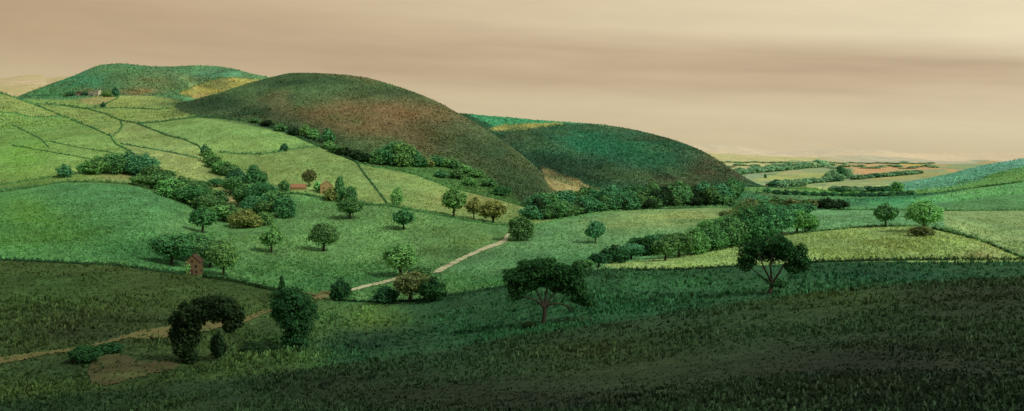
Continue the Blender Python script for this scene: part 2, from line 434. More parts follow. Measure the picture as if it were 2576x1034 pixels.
# far left hill and the second dark hill
band(8, 10, (86, 132, 82), -1e4, 800)
for a in [(210, 205, 70, 26, (70, 136, 88), .9), (430, 205, 120, 22, (116, 132, 78), .9), (340, 232, 60, 10, (150, 130, 80), .8), (560, 185, 90, 14, (80, 132, 92), .8), (120, 235, 60, 14, (80, 140, 80), .8), (230, 232, 40, 8, (120, 118, 70), .8), (300, 180, 60, 10, (104, 150, 84), .6)]:
    spot(*a, u=(8, 10))
paint([(445, 235), (501, 210), (553, 197), (590, 194), (635, 198), (690, 204), (660, 230), (527, 240), (488, 245)], (140, 140, 72), (8, 10))
paint([(455, 239), (527, 236), (660, 215), (690, 204), (700, 240), (488, 250)], (136, 128, 72), (8, 10))
band(8, 10, (46, 84, 52), 1050, 1990)
for a in [(1500, 365, 170, 34, (42, 102, 70), 1.0), (1640, 395, 110, 34, (40, 98, 66), .8), (1400, 380, 110, 40, (48, 64, 42), .9), (1480, 430, 130, 30, (40, 60, 40), .9), (1790, 415, 80, 34, (84, 76, 50), 1.0),
          (1600, 430, 130, 26, (60, 84, 50), .8), (1700, 455, 110, 16, (66, 74, 48), .8), (1650, 345, 90, 12, (54, 66, 42), .9), (1740, 378, 60, 18, (58, 66, 42), .9), (1330, 350, 70, 22, (56, 66, 44), .8), (1560, 330, 80, 9, (58, 74, 46), .8), (1850, 445, 40, 18, (68, 66, 44), .8)]:
    spot(*a, u=(8, 10))
paint([(1140, 270), (1300, 280), (1450, 295), (1500, 312), (1420, 311), (1330, 312), (1240, 318)], (62, 132, 84), (8, 10))
paint([(1225, 326), (1260, 316), (1330, 311), (1425, 310), (1380, 317), (1330, 323), (1262, 330)], (142, 142, 74), (8, 10))
paint([(1360, 420), (1374, 426), (1442, 450), (1489, 473), (1568, 491), (1600, 497), (1510, 500), (1474, 500), (1437, 492), (1380, 475)], (144, 136, 84), (7.0, 9.6))
# plain and its fields, distance haze painted into their colours
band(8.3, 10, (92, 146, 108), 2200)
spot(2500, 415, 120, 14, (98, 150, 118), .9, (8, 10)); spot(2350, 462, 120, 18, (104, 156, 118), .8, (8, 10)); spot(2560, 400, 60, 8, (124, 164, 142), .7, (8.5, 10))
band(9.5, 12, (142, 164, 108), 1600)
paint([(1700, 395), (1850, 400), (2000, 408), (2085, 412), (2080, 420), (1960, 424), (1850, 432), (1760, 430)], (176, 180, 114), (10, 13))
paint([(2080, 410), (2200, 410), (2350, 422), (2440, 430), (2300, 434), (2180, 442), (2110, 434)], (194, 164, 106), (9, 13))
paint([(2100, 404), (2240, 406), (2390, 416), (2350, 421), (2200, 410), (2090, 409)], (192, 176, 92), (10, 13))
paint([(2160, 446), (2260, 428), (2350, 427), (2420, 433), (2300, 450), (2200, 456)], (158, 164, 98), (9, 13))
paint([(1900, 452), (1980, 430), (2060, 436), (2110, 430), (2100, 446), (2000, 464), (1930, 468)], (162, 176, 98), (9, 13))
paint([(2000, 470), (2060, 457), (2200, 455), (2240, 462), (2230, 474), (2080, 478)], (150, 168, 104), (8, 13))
band(12, 14, (210, 197, 150), 1000); band(11.4, 12.3, (186, 186, 120), 1000, 2100); band(11.6, 12.4, (184, 184, 142), 2100)  # far hills paled toward the sky: haze put into the base colour
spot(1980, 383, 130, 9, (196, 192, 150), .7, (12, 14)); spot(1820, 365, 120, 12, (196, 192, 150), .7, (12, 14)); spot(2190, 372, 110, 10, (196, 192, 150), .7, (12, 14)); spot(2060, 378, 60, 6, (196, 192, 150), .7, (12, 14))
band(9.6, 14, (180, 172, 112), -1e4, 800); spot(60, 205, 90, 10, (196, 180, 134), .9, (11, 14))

# many small fields on the plain, paled by painted haze
_r = random.Random(4)
for i in range(46):
    fx = _r.uniform(1780, 2520); fy = _r.uniform(404, 468); fw = _r.uniform(24, 70); fh = _r.uniform(2.5, 6)*(1 if fy > 425 else .7)
    c = _r.choice([(118, 150, 96), (150, 164, 104), (132, 158, 106), (168, 168, 110), (104, 142, 98), (176, 160, 104), (140, 166, 120)])
    paint([(fx-fw*.5, fy), (fx-fw*.2, fy-fh), (fx+fw*.5, fy-fh*.7), (fx+fw*.3, fy+fh*.5), (fx-fw*.3, fy+fh*.6)], c, (9.6, 13))
# patchy growth: bracken, bilberry, gorse and grass on the hills; worn and lush patches in the fields
def fbm(X, Y, wl, seed):
    return lattice(X/wl, Y/wl, seed)+.5*lattice(X*2/wl, Y*2/wl, seed+1)+.25*lattice(X*4/wl, Y*4/wl, seed+2)
hillw = (np.clip((Ur-6)*20, 0, 1)*np.clip((9.5-Ur)*4, 0, 1))[:, None]*np.clip((XS[None, :]-430)/60+(Ur[:, None] > 8)*9, 0, 1)*np.clip((2050-XS[None, :])/120, 0, 1)
SH = Dr*.55
pa, pb, pc = fbm(Xr, SH, 95, 41), fbm(Xr, SH, 60, 51), fbm(Xr+.4*SH, SH*.6, 38, 61)
for q, c in ((pa, (46, 70, 42)), (pb, None), (pc, (76, 104, 60))):
    wq = (np.clip((q-.12)*4, 0, 1)*.55*hillw)[..., None]
    cc = s2l((96, 92, 56)) if c is None else s2l(c)
    if c is None: wq = wq*np.where(Ur > 8, .35, 1.0)[:, None, None]
    COLV = COLV*(1-wq)+cc*wq
for a in [(540, 262, 110, 22), (620, 288, 120, 26), (720, 318, 110, 24), (800, 350, 70, 22), (1340, 480, 50, 60), (1270, 470, 60, 40), (1240, 380, 60, 36), (760, 205, 160, 16), (1000, 235, 130, 14)]:
    spot(*a, (44, 68, 40), .75, u=(5.97, 8))
paint([(942, 421), (1000, 409), (1090, 398), (1140, 400), (1200, 432), (1290, 490), (1317, 519), (1225, 494), (1133, 473), (1050, 441)], (74, 112, 54), (5.97, 8))
for a in [(1200, 400, 110, 50), (1290, 440, 80, 60), (1120, 350, 80, 26), (1340, 500, 60, 40)]: spot(*a, (56, 78, 44), .8, u=(5.97, 8))
spot(1010, 292, 150, 44, (114, 98, 60), .55, u=(5.97, 8)); spot(900, 280, 110, 30, (110, 94, 58), .5, u=(5.97, 8))
spot(1500, 365, 190, 38, (42, 104, 66), .8, u=(8, 10)); spot(1620, 400, 120, 30, (44, 96, 60), .7, u=(8, 10)); spot(1450, 420, 130, 30, (38, 62, 40), .8, u=(8, 10)); spot(1640, 350, 110, 10, (54, 72, 42), .7, u=(8, 10))
fieldw = (np.clip((Ur-2)*5, 0, 1)*np.clip((8.5-Ur)*3, 0, 1))[:, None]*(1-hillw)
tone = 1+fieldw*(.26*fbm(Xr, Dr*.6, 70, 71)+.22*fbm(Xr, Dr*.5, 19, 81))
COLV = COLV*tone[..., None]*np.stack([1+.10*fieldw*fbm(Xr, Dr*.6, 50, 91), np.ones_like(tone), np.ones_like(tone)], -1)

# soften the plan a touch
for _ in range(1):
    c = COLV.copy()
    c[1:-1] = COLV[1:-1]*0.6 + (COLV[:-2]+COLV[2:])*0.2
    c[:, 1:-1] = c[:, 1:-1]*0.6 + (c[:, :-2]+c[:, 2:])*0.2
    COLV = c

# the sward shades itself: what grows is a little paler than the turf it makes from afar
gain = np.interp(Ur, [0, 2, 3, 3.05, 5, 5.05, 5.95, 6.0, 8, 8.05, 9.2, 9.3, 14], [1.24, 1.2, 1.14, 1.08, 1.06, 1.06, 1.06, 1.40, 1.40, 1.48, 1.48, 1.05, 1.0])
gain = np.minimum(gain[:, None], 1.07+.45*np.clip((XS[None, :]-440)/60, 0, 1)+.05)
COLV = COLV*gain[:, :, None]*np.array([1.03, 0.985, 1.04])
MEADOW = ground_mat()
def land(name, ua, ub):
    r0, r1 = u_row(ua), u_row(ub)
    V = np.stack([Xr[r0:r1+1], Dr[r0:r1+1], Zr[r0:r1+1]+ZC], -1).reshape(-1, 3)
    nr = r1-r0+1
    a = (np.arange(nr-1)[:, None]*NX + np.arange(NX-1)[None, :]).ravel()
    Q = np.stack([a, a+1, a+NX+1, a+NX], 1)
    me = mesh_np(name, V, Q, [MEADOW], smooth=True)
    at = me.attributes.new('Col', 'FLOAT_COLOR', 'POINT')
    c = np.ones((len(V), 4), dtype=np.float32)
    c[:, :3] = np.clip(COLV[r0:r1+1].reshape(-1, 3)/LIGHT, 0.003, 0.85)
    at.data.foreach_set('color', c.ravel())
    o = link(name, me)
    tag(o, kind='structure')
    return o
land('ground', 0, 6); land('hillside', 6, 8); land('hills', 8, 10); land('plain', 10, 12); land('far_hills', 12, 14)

# --------------------------------------------------------------- foliage
MAT = {
    'dark':  leaf_mat('leaf_dark_green', (34, 64, 38), (86, 126, 66)),
    'teal':  leaf_mat('leaf_blue_green', (34, 78, 46), (78, 128, 76)),
    'mid':   leaf_mat('leaf_mid_green', (46, 86, 44), (104, 146, 76)),
    'olive': leaf_mat('leaf_olive', (60, 76, 36), (128, 138, 72)),
    'light': leaf_mat('leaf_light_green', (62, 108, 58), (118, 160, 86)),
    'brown': leaf_mat('leaf_brown', (56, 70, 38), (100, 112, 62)),
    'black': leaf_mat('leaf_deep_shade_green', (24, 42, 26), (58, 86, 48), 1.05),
    'hedge': leaf_mat('leaf_hedge', (36, 80, 54), (76, 122, 78), 1.4),
    'far':   leaf_mat('leaf_distant_green', (78, 118, 80), (118, 152, 104)),  # leaf colour lightened to stand in for distance haze
    'haze':  leaf_mat('leaf_hazy_green', (112, 142, 98), (142, 162, 112)),  # paler still, haze painted into the leaf colour
    'near':  leaf_mat('leaf_near_green', (24, 54, 34), (62, 110, 60), 1.15),
}
BARK = rough_mat('bark', (38, 37, 28), (66, 62, 47), 3.0, 0.8)

def leaves(lobes, n, size, seed, spread=1.15, inner=0.38):
    """leaf cards through ellipsoid lobes: (cx, cy, cz, rx, ry, rz)"""
    r = np.random.default_rng(seed)
    lb = np.array(lobes, dtype=float)
    w = (lb[:, 3]*lb[:, 4]+lb[:, 3]*lb[:, 5]+lb[:, 4]*lb[:, 5]); w /= w.sum()
    k = r.choice(len(lb), n, p=w)
    d = r.normal(size=(n, 3)); d /= np.linalg.norm(d, axis=1)[:, None]
    rad = inner + (spread-inner)*r.random(n)**0.55
    # clumping: lumpy radius by direction
    ph = r.random((len(lb), 3))*6.28
    lump = 1 + 0.10*np.sin(d[:, 0]*6+ph[k, 0]) + 0.10*np.sin(d[:, 1]*6+ph[k, 1]) + 0.09*np.sin(d[:, 2]*7+ph[k, 2])
    rad = rad*lump
    p = lb[k, :3] + d*rad[:, None]*lb[k, 3:]
    nrm = d*0.9 + r.normal(size=(n, 3))*0.55; nrm[:, 2] += 0.2
    nrm /= np.linalg.norm(nrm, axis=1)[:, None]
    a = np.cross(nrm, r.normal(size=(n, 3))); a /= np.linalg.norm(a, axis=1)[:, None]
    b = np.cross(nrm, a)
    s = size*(0.55+0.9*r.random(n))[:, None]
    a *= s; b *= s*(0.55+0.4*r.random(n))[:, None]
    bend = nrm*s*0.25
    V = np.stack([p-a*0.9-b*0.3, p+a*0.15-b+bend, p+a+b*0.25, p-a*0.2+b+bend], 1).reshape(-1, 3)
    Q = np.arange(n*4).reshape(-1, 4)
    return V, Q

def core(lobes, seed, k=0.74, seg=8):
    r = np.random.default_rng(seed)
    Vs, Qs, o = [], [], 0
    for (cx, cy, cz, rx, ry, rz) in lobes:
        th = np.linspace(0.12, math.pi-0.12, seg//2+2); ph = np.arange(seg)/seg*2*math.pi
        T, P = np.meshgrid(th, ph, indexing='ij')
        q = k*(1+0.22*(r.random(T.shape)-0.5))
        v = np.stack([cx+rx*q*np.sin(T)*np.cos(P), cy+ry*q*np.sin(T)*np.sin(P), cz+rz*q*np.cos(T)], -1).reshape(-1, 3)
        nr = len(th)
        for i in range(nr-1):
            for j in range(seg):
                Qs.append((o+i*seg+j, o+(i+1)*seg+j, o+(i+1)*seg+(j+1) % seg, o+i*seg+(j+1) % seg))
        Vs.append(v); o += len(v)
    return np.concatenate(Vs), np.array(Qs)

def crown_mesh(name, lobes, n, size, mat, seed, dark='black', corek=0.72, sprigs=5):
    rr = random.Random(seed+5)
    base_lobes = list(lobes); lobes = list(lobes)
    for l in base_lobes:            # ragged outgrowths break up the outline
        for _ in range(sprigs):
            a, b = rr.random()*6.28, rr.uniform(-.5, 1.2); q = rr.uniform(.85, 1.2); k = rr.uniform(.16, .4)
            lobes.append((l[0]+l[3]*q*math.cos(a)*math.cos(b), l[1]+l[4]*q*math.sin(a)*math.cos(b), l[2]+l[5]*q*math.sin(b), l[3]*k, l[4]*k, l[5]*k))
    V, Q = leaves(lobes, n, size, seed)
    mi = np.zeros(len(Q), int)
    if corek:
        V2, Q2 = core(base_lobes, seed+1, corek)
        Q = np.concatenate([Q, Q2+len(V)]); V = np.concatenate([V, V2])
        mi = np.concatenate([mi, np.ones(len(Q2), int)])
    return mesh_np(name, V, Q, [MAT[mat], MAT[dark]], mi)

def tubes_mesh(name, paths, mat, seg=7):
    """tapered limbs; paths = [[(x,y,z,r), ...], ...]"""
    V, Q = [], []
    for path in paths:
        pts = [Vector(p[:3]) for p in path]; o = len(V)
        for i, p in enumerate(pts):
            d = (pts[min(i+1, len(pts)-1)]-pts[max(i-1, 0)])
            if d.length < 1e-9: d = Vector((0, 0, 1))
            d.normalize()
            a = d.cross(Vector((0.31, 0.95, 0.07)));  a.normalize(); b = d.cross(a)
            for k in range(seg):
                t = 2*math.pi*k/seg
                rr = path[i][3]*(1+0.12*math.sin(3*t+i))
                V.append(p+(a*math.cos(t)+b*math.sin(t))*rr)
        for i in range(len(pts)-1):
            for k in range(seg):
                Q.append((o+i*seg+k, o+i*seg+(k+1) % seg, o+(i+1)*seg+(k+1) % seg, o+(i+1)*seg+k))
    return mesh_np(name, [tuple(v) for v in V], Q, [mat], smooth=True)

def proto_lobes(kind, r):
    """unit tree: 1 high, about 1 wide"""
    lb = []
    if kind == 'round':
        lb.append((0, 0, .58, .40, .40, .34))
        for i in range(7):
            a = i/7*6.28+r.random()*.5
            lb.append((.27*math.cos(a), .27*math.sin(a), .48+.22*r.random(), .22, .22, .2))
        lb.append((.04, 0, .80, .24, .24, .19))
    elif kind == 'dome':
        lb.append((0, 0, .42, .44, .44, .46))
        for i in range(7):
            a = i/7*6.28+r.random()*.5
            lb.append((.29*math.cos(a), .29*math.sin(a), .26+.3*r.random(), .22, .22, .24))
        lb.append((.0, .02, .76, .26, .26, .22))
    elif kind == 'tall':
        for z, w in ((.22, .34), (.42, .42), (.62, .36), (.8, .24)):
            lb.append((.05*(r.random()-.5), .05*(r.random()-.5), z, w, w, .2))
            lb.append((.2*(r.random()-.5), .2*(r.random()-.5), z+.05, w*.8, w*.8, .18))
    elif kind == 'broad':
        for i in range(9):
            a = r.random()*6.28; q = .32*r.random()**.5
            lb.append((q*math.cos(a), q*math.sin(a), .5+.26*r.random()*(1-q), .24, .24, .2))
        lb.append((0, 0, .5, .36, .36, .28))
    return lb

def proto_trunk(lobes, r, bare):
    paths = [[(0, 0, -.06, .062), (0.005, 0, .06, .042), (-.012, .006, bare, .036), (.01, 0, .6, .02)]]
    for l in lobes[:6]:
        paths.append([(-.006, .005, bare*.9, .018), (l[0]*.5, l[1]*.5, (bare+l[2])*.5+.04, .012), (l[0], l[1], l[2], .005)])
    return paths

PROTO = {}
def proto(kind, mat, size, var):
    key = (kind, mat, size, var)
    if key not in PROTO:
        r = random.Random(hash((kind, size, var)) if False else sum(map(ord, kind+size))*31+var)
        lb = proto_lobes(kind, r)
        n, s = {'tiny': (170, .13), 'small': (520, .085), 'medium': (1500, .052), 'large': (3800, .034)}[size]
        bare = {'round': .24, 'dome': .05, 'tall': .08, 'broad': .2}[kind]
        seed = var*17+len(kind)
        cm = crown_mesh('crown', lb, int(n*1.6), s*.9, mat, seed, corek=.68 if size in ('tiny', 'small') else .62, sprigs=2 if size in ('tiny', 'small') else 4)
        tm = tubes_mesh('trunk', proto_trunk(lb, r, bare), BARK, 6)
        PROTO[key] = (cm, tm)
    return PROTO[key]

TREE_NAMES = {'round': 'round_tree', 'dome': 'bushy_tree', 'tall': 'tall_tree', 'broad': 'broad_tree'}
count = {'n': 0}
def tree(x, y, w, h, kind, mat, label, group=None, u=(0, 99), name=None, cat='tree', rz=None):
    p = ground(x, y, *u)
    D = p.y
    W, H = w*D/F, h*D/F
    px = max(w, h)
    size = 'tiny' if px < 18 else 'small' if px < 42 else 'medium' if px < 75 else 'large'
    count['n'] += 1
    cm, tm = proto(kind, mat, size, count['n'] % 3)
    t = empty(name or TREE_NAMES[kind], p, count['n']*2.4 if rz is None else rz)
    t.scale = (W, W, H)
    link('crown', cm, t)
    link('trunk', tm, t)
    return tag(t, label, cat, group)

def custom_tree(name, x, y, u_h, lobes, limbs, n, leaf, mat, label, cat='tree', u=(0, 99), corek=0.6, dark='black', twigs=True):
    """lobes and limbs given in units of the tree's own height on the sheet, measured from the trunk foot"""
    p = ground(x, y, *u); H = u_h*p.y/F
    t = empty(name, p)
    lb = [tuple(v*H for v in l) for l in lobes]
    link('crown', crown_mesh('crown', lb, n, leaf, mat, int(x), dark, corek, 9), t)
    link('trunk', tubes_mesh('trunk', [[tuple(v*H for v in q) for q in pth] for pth in limbs], BARK, 9), t)
    return tag(t, label, cat)

# --------------------------------------------------------------- single trees one can tell apart
tree(163, 447, 36, 33, 'dome', 'teal', 'small blue-green dome of a tree above the lane at far left', u=(5, 7))
tree(510, 586, 68, 64, 'round', 'teal', 'round blue-green tree below the left end of the thick copse', u=(3, 6))
tree(683, 636, 62, 66, 'round', 'mid', 'round mid-green tree, left of the two standing side by side in the pasture', u=(3, 5))
tree(814, 632, 78, 70, 'round', 'dark', 'dark mushroom-shaped tree, right of the two side by side in the pasture', u=(3, 5))
tree(880, 551, 66, 54, 'round', 'dark', 'squat dark tree in the pasture just below the hedge and brown trees', u=(4, 6))
tree(1015, 579, 56, 53, 'round', 'teal', 'lone round tree in the pasture below the light green conical tree', u=(4, 6))
tree(1498, 612, 48, 57, 'round', 'teal', 'small lone tree with a bare trunk in the pale field right of the lane', u=(3, 6))
tree(1008, 694, 94, 78, 'round', 'mid', 'large round green tree standing behind the dark thicket by the lane', u=(3, 5))
tree(857, 757, 50, 58, 'dome', 'near', 'dark bushy tree beside the lower end of the pale lane', u=(2.8, 5))
tree(709, 738, 18, 42, 'tall', 'near', 'narrow upright bush poking out of the dark hedge', cat='bush', name='upright_bush', u=(2.8, 5))
tree(778, 470, 38, 44, 'round', 'brown', 'brownish round tree between the two red-roofed farm buildings', u=(5, 7))
tree(714, 481, 28, 28, 'dome', 'dark', 'small dark tree at the left end of the red-roofed barn', u=(4.9, 7))
tree(855, 506, 34, 60, 'tall', 'dark', 'tallest dark tree right of the tan gabled farmhouse', u=(4.9, 7))
tree(882, 510, 34, 44, 'dome', 'dark', 'dark bushy tree leaning on the tall one by the hedge', u=(4.9, 7))
tree(832, 506, 34, 36, 'dome', 'olive', 'olive bush directly in front of the tan gabled farmhouse', cat='bush', name='round_bush', u=(4.9, 7))
tree(800, 482, 22, 26, 'dome', 'light', 'pale green bush to the left of the tan gabled farmhouse', cat='bush', name='round_bush', u=(4.9, 7))
tree(998, 516, 36, 42, 'tall', 'light', 'light green conical tree where the slanting hedge meets the long hedge', u=(4.9, 7))
tree(715, 380, 20, 20, 'dome', 'hedge', 'little round tree standing in the upper hedge of the left hill', u=(5, 7))
tree(826, 362, 32, 38, 'dome', 'teal', 'pale oval tree at the left foot of the brown hill', u=(6, 8))
tree(828, 379, 30, 24, 'dome', 'mid', 'low bush below the oval tree at the foot of the brown hill', cat='bush', name='round_bush', u=(6, 8))
tree(768, 344, 30, 30, 'dome', 'mid', 'left one of two green trees low on the shoulder of the brown hill', u=(6, 8))
tree(790, 352, 30, 28, 'dome', 'mid', 'right one of two green trees low on the shoulder of the brown hill', u=(6, 8))
tree(1142, 546, 62, 72, 'round', 'mid', 'tall arching green tree on the long hedge, left of three', u=(4.9, 7))
tree(1192, 552, 40, 54, 'round', 'olive', 'slim olive tree on the long hedge, middle of three', u=(4.9, 7))
tree(1240, 562, 70, 58, 'round', 'olive', 'wide olive-green tree on the long hedge, right of three', u=(4.9, 7))
tree(1310, 604, 64, 62, 'dome', 'dark', 'dark clump of a tree at the upper end of the pale lane', u=(3, 6))
tree(2228, 571, 58, 58, 'round', 'dark', 'small dark tree with a bent trunk standing on the hilltop hedge', u=(3, 6))
tree(2325, 584, 90, 80, 'round', 'light', 'pale green leafy tree on the hilltop hedge, right of the dark one', u=(3, 6))
tree(2318, 594, 64, 26, 'dome', 'brown', 'brownish thicket at the foot of the pale hilltop tree', cat='bush', name='low_thicket', u=(3, 6))
tree(1842, 496, 60, 48, 'dome', 'teal', 'big bright blue-green domed tree above the strip of woodland', u=(6, 9))
tree(1925, 448, 8, 11, 'dome', 'hedge', 'tiny lone dark tree in the pale field of the far plain', u=(9, 13))
tree(2256, 484, 32, 28, 'dome', 'mid', 'round green tree at the edge of the blue-green right hillside', u=(7, 10))
tree(1332, 826, 34, 18, 'dome', 'black', 'low dark bush left of the spreading oak', cat='bush', name='low_bush', u=(1.5, 3.5))
tree(652, 886, 86, 26, 'dome', 'black', 'low dark thicket left of the foot of the foreground bushy tree', cat='bush', name='low_thicket', u=(1.5, 3.5))
tree(216, 912, 80, 46, 'dome', 'near', 'dark round bush beside the muddy track at lower left', cat='bush', name='round_bush', u=(1.5, 3.5))
tree(272, 888, 70, 26, 'dome', 'near', 'low dark bush above the bare earth bank', cat='bush', name='low_bush', u=(1.5, 3.5))
tree(548, 902, 44, 66, 'tall', 'black', 'thin sapling growing under the arch of the leaning tree', u=(1.5, 3.5), name='sapling')
tree(473, 690, 20, 32, 'tall', 'light', 'pale leafless shrub against the left wall of the brick cottage', cat='bush', name='garden_shrub', u=(2.8, 5))

# the large foreground trees, each with its own limbs
custom_tree('spreading_oak', 1368, 817, 167,
    [(-.34, .05, .70, .23, .25, .15), (-.05, .08, .84, .32, .28, .13), (.32, .08, .78, .24, .25, .13), (.46, .05, .62, .16, .2, .13), (.55, .0, .42, .15, .16, .11),
     (-.42, .0, .50, .13, .16, .12), (.05, .16, .64, .27, .2, .10), (.32, .14, .53, .18, .15, .07), (-.24, .14, .60, .20, .18, .10), (.66, .0, .33, .07, .1, .06)],
    [[(0, 0, -.05, .055), (.0, 0, .04, .036), (.012, 0, .14, .028), (.015, 0, .27, .030)], [(.01, 0, .25, .024), (-.07, -.02, .34, .018), (-.19, -.03, .40, .012), (-.33, -.03, .42, .006), (-.42, -.03, .46, .003)],
     [(.02, 0, .25, .024), (.08, -.02, .31, .018), (.24, -.05, .325, .013), (.38, -.07, .285, .008), (.50, -.08, .23, .004)], [(.3, -.06, .31, .008), (.40, -.09, .25, .005), (.44, -.1, .20, .003)],
     [(.015, 0, .26, .022), (.03, .03, .45, .016), (.10, .05, .70, .008)], [(.01, 0, .28, .02), (-.1, .03, .5, .012), (-.25, .05, .7, .006)], [(.02, 0, .3, .016), (.18, .04, .48, .01), (.36, .06, .68, .005)]],
    13000, .28, 'near', 'big spreading oak with a forked bare trunk on the near field edge', u=(1.5, 3.4), corek=.55)
custom_tree('branching_oak', 1937, 741, 145,
    [(-.27, .16, .72, .24, .24, .17), (.06, .18, .84, .32, .26, .15), (.44, .14, .68, .24, .24, .19), (-.38, .16, .52, .13, .16, .12), (.46, .18, .46, .16, .16, .11), (.62, .1, .52, .09, .14, .13), (.10, .30, .68, .28, .14, .14), (.17, .05, .17, .13, .12, .06)],
    [[(-.01, 0, -.05, .05), (0, 0, .05, .032), (.04, 0, .16, .027), (.03, 0, .24, .024)], [(.03, 0, .22, .024), (-.06, -.08, .36, .018), (-.14, -.12, .50, .014), (-.2, -.14, .66, .008), (-.26, -.1, .78, .004)],
     [(.03, 0, .23, .022), (.0, -.08, .42, .017), (-.03, -.13, .56, .012), (.03, -.15, .74, .007)], [(.04, 0, .2, .021), (.14, -.07, .38, .016), (.20, -.12, .52, .011), (.3, -.12, .68, .006)],
     [(.02, 0, .18, .016), (-.14, -.02, .3, .011), (-.28, -.03, .42, .007), (-.38, 0, .5, .004)], [(-.02, -.04, .48, .008), (.06, -.06, .58, .006), (.10, -.04, .7, .003)], [(-.1, -.04, .44, .008), (-.2, -.05, .52, .005), (-.26, -.03, .62, .003)]],
    9500, .32, 'near', 'rounded oak with fanning dark branches on the slope at right', u=(1.5, 3.4), corek=.5)
custom_tree('leaning_tree', 474, 914, 172,
    [(.28, .02, .82, .25, .22, .15), (.06, 0, .70, .20, .22, .19), (-.09, 0, .50, .15, .18, .19), (-.03, 0, .27, .14, .17, .20), (.02, 0, .09, .11, .13, .11), (.53, .03, .79, .20, .2, .14), (.66, .02, .62, .13, .14, .13), (.60, .0, .53, .10, .11, .07), (.10, 0, .54, .1, .12, .12), (.40, .0, .88, .16, .16, .09), (-.16, 0, .64, .12, .13, .11), (-.17, 0, .36, .09, .1, .12), (.09, 0, .36, .08, .1, .1), (.42, 0, .68, .12, .12, .08), (.72, 0, .74, .08, .1, .09)],
    [[(.02, 0, -.05, .05), (.03, 0, .1, .036), (.06, 0, .3, .03), (.12, 0, .52, .026), (.26, 0, .72, .02), (.48, 0, .8, .01), (.62, 0, .68, .005)], [(.06, 0, .3, .02), (-.06, 0, .5, .012), (-.02, 0, .7, .006)], [(.2, 0, .66, .014), (.3, 0, .84, .007)]],
    14000, .26, 'black', 'very dark arching tree leaning to the right over the muddy track', u=(1.5, 3.4), corek=.5)
custom_tree('bushy_tree', 727, 876, 148,
    [(.07, .02, .76, .32, .28, .23), (-.15, 0, .66, .17, .18, .20), (.24, .02, .52, .21, .22, .26), (.10, 0, .30, .19, .2, .22), (.02, 0, .50, .2, .2, .2), (.1, 0, .1, .2, .2, .1)],
    [[(.02, 0, -.05, .05), (.03, 0, .1, .035), (.04, 0, .4, .026), (.06, 0, .75, .012)], [(.04, 0, .3, .018), (.2, 0, .55, .008)], [(.04, 0, .35, .016), (-.12, 0, .64, .007)]],
    12000, .27, 'near', 'tall bushy dark green tree to the right of the leaning tree', u=(1.5, 3.4), corek=.5)

# --------------------------------------------------------------- woods, tree by tree
def wood(rows, kinds, mats, label, group, u, name=None, cat='tree'):
    r = random.Random(len(rows)*7+len(label))
    for (x, y, w_, h_) in rows:
        tree(x, y, w_*(1.2+.3*r.random()), h_*(1.0+.22*r.random()), r.choice(kinds), r.choice(mats), label, group, u, name, cat)
wood([(218, 436, 36, 30), (246, 438, 48, 38), (284, 437, 58, 48), (322, 436, 58, 48), (356, 444, 58, 50), (384, 462, 54, 46), (352, 468, 40, 30), (404, 482, 54, 46), (432, 498, 58, 50), (458, 482, 54, 38),
      (482, 518, 58, 50), (500, 500, 54, 38), (530, 538, 58, 48), (548, 516, 44, 36), (562, 556, 52, 44), (508, 478, 36, 24), (546, 470, 36, 20), (420, 462, 44, 36), (382, 476, 40, 34), (460, 508, 44, 40), (512, 530, 44, 40)],
     ['dome', 'broad', 'dome'], ['dark', 'dark', 'mid', 'teal'], 'dark green tree packed in the long belt slanting down the left hillside', 'trees of the left woodland belt', (4.6, 7))
wood([(600, 492, 58, 50), (638, 486, 46, 64), (626, 512, 66, 48), (662, 512, 58, 52), (690, 532, 58, 52), (648, 540, 58, 46), (586, 486, 40, 34), (668, 545, 54, 40)],
     ['dome', 'broad'], ['dark', 'dark', 'teal'], 'dark tree in the dense clump right of the woodland belt', 'trees of the dense clump', (4.5, 7))
tree(716, 548, 56, 54, 'dome', 'teal', 'rounded tree bulging from the right end of the dense clump', u=(4, 6))
tree(618, 572, 84, 46, 'dome', 'olive', 'pale olive mound-shaped tree at the lower end of the woodland belt', u=(4, 6))
tree(584, 560, 44, 44, 'dome', 'dark', 'dark tree left of the olive mound-shaped tree', u=(4, 6))
tree(664, 566, 50, 34, 'dome', 'mid', 'green bush right of the olive mound-shaped tree', u=(4, 6), cat='bush', name='round_bush')
wood([(516, 394, 18, 28), (524, 410, 26, 34), (540, 422, 30, 30), (576, 442, 38, 30), (594, 458, 38, 28), (556, 436, 34, 30)],
     ['dome', 'tall'], ['hedge', 'dark', 'mid'], 'tree in the narrow file climbing the hillside above the dense clump', 'trees of the narrow hillside file', (4.9, 7))
# round the cottage
tree(432, 668, 98, 84, 'broad', 'teal', 'wide dark tree at the left of the group behind the brick cottage', u=(3.05, 5))
tree(484, 660, 112, 82, 'broad', 'dark', 'tallest dark tree directly behind the brick cottage roof', u=(3.05, 5))
tree(528, 674, 84, 74, 'broad', 'dark', 'dark tree just right of the brick cottage roof', u=(3.05, 5))
tree(562, 694, 76, 88, 'round', 'mid', 'tree with a visible trunk at the right of the group by the brick cottage', u=(3.02, 5))
# thicket by the lane
tree(968, 764, 60, 44, 'dome', 'near', 'left low bush of the dark thicket by the lane', cat='bush', name='thicket_bush', u=(2.8, 5))
tree(1032, 760, 92, 82, 'broad', 'brown', 'tall brownish tree in the middle of the dark thicket by the lane', u=(2.8, 5))
tree(1088, 758, 66, 62, 'dome', 'near', 'right round bush of the dark thicket by the lane', cat='bush', name='thicket_bush', u=(2.8, 5))
tree(1058, 700, 64, 30, 'dome', 'dark', 'low dark bush where the pale lane disappears behind the thicket', cat='bush', name='low_bush', u=(3, 5))
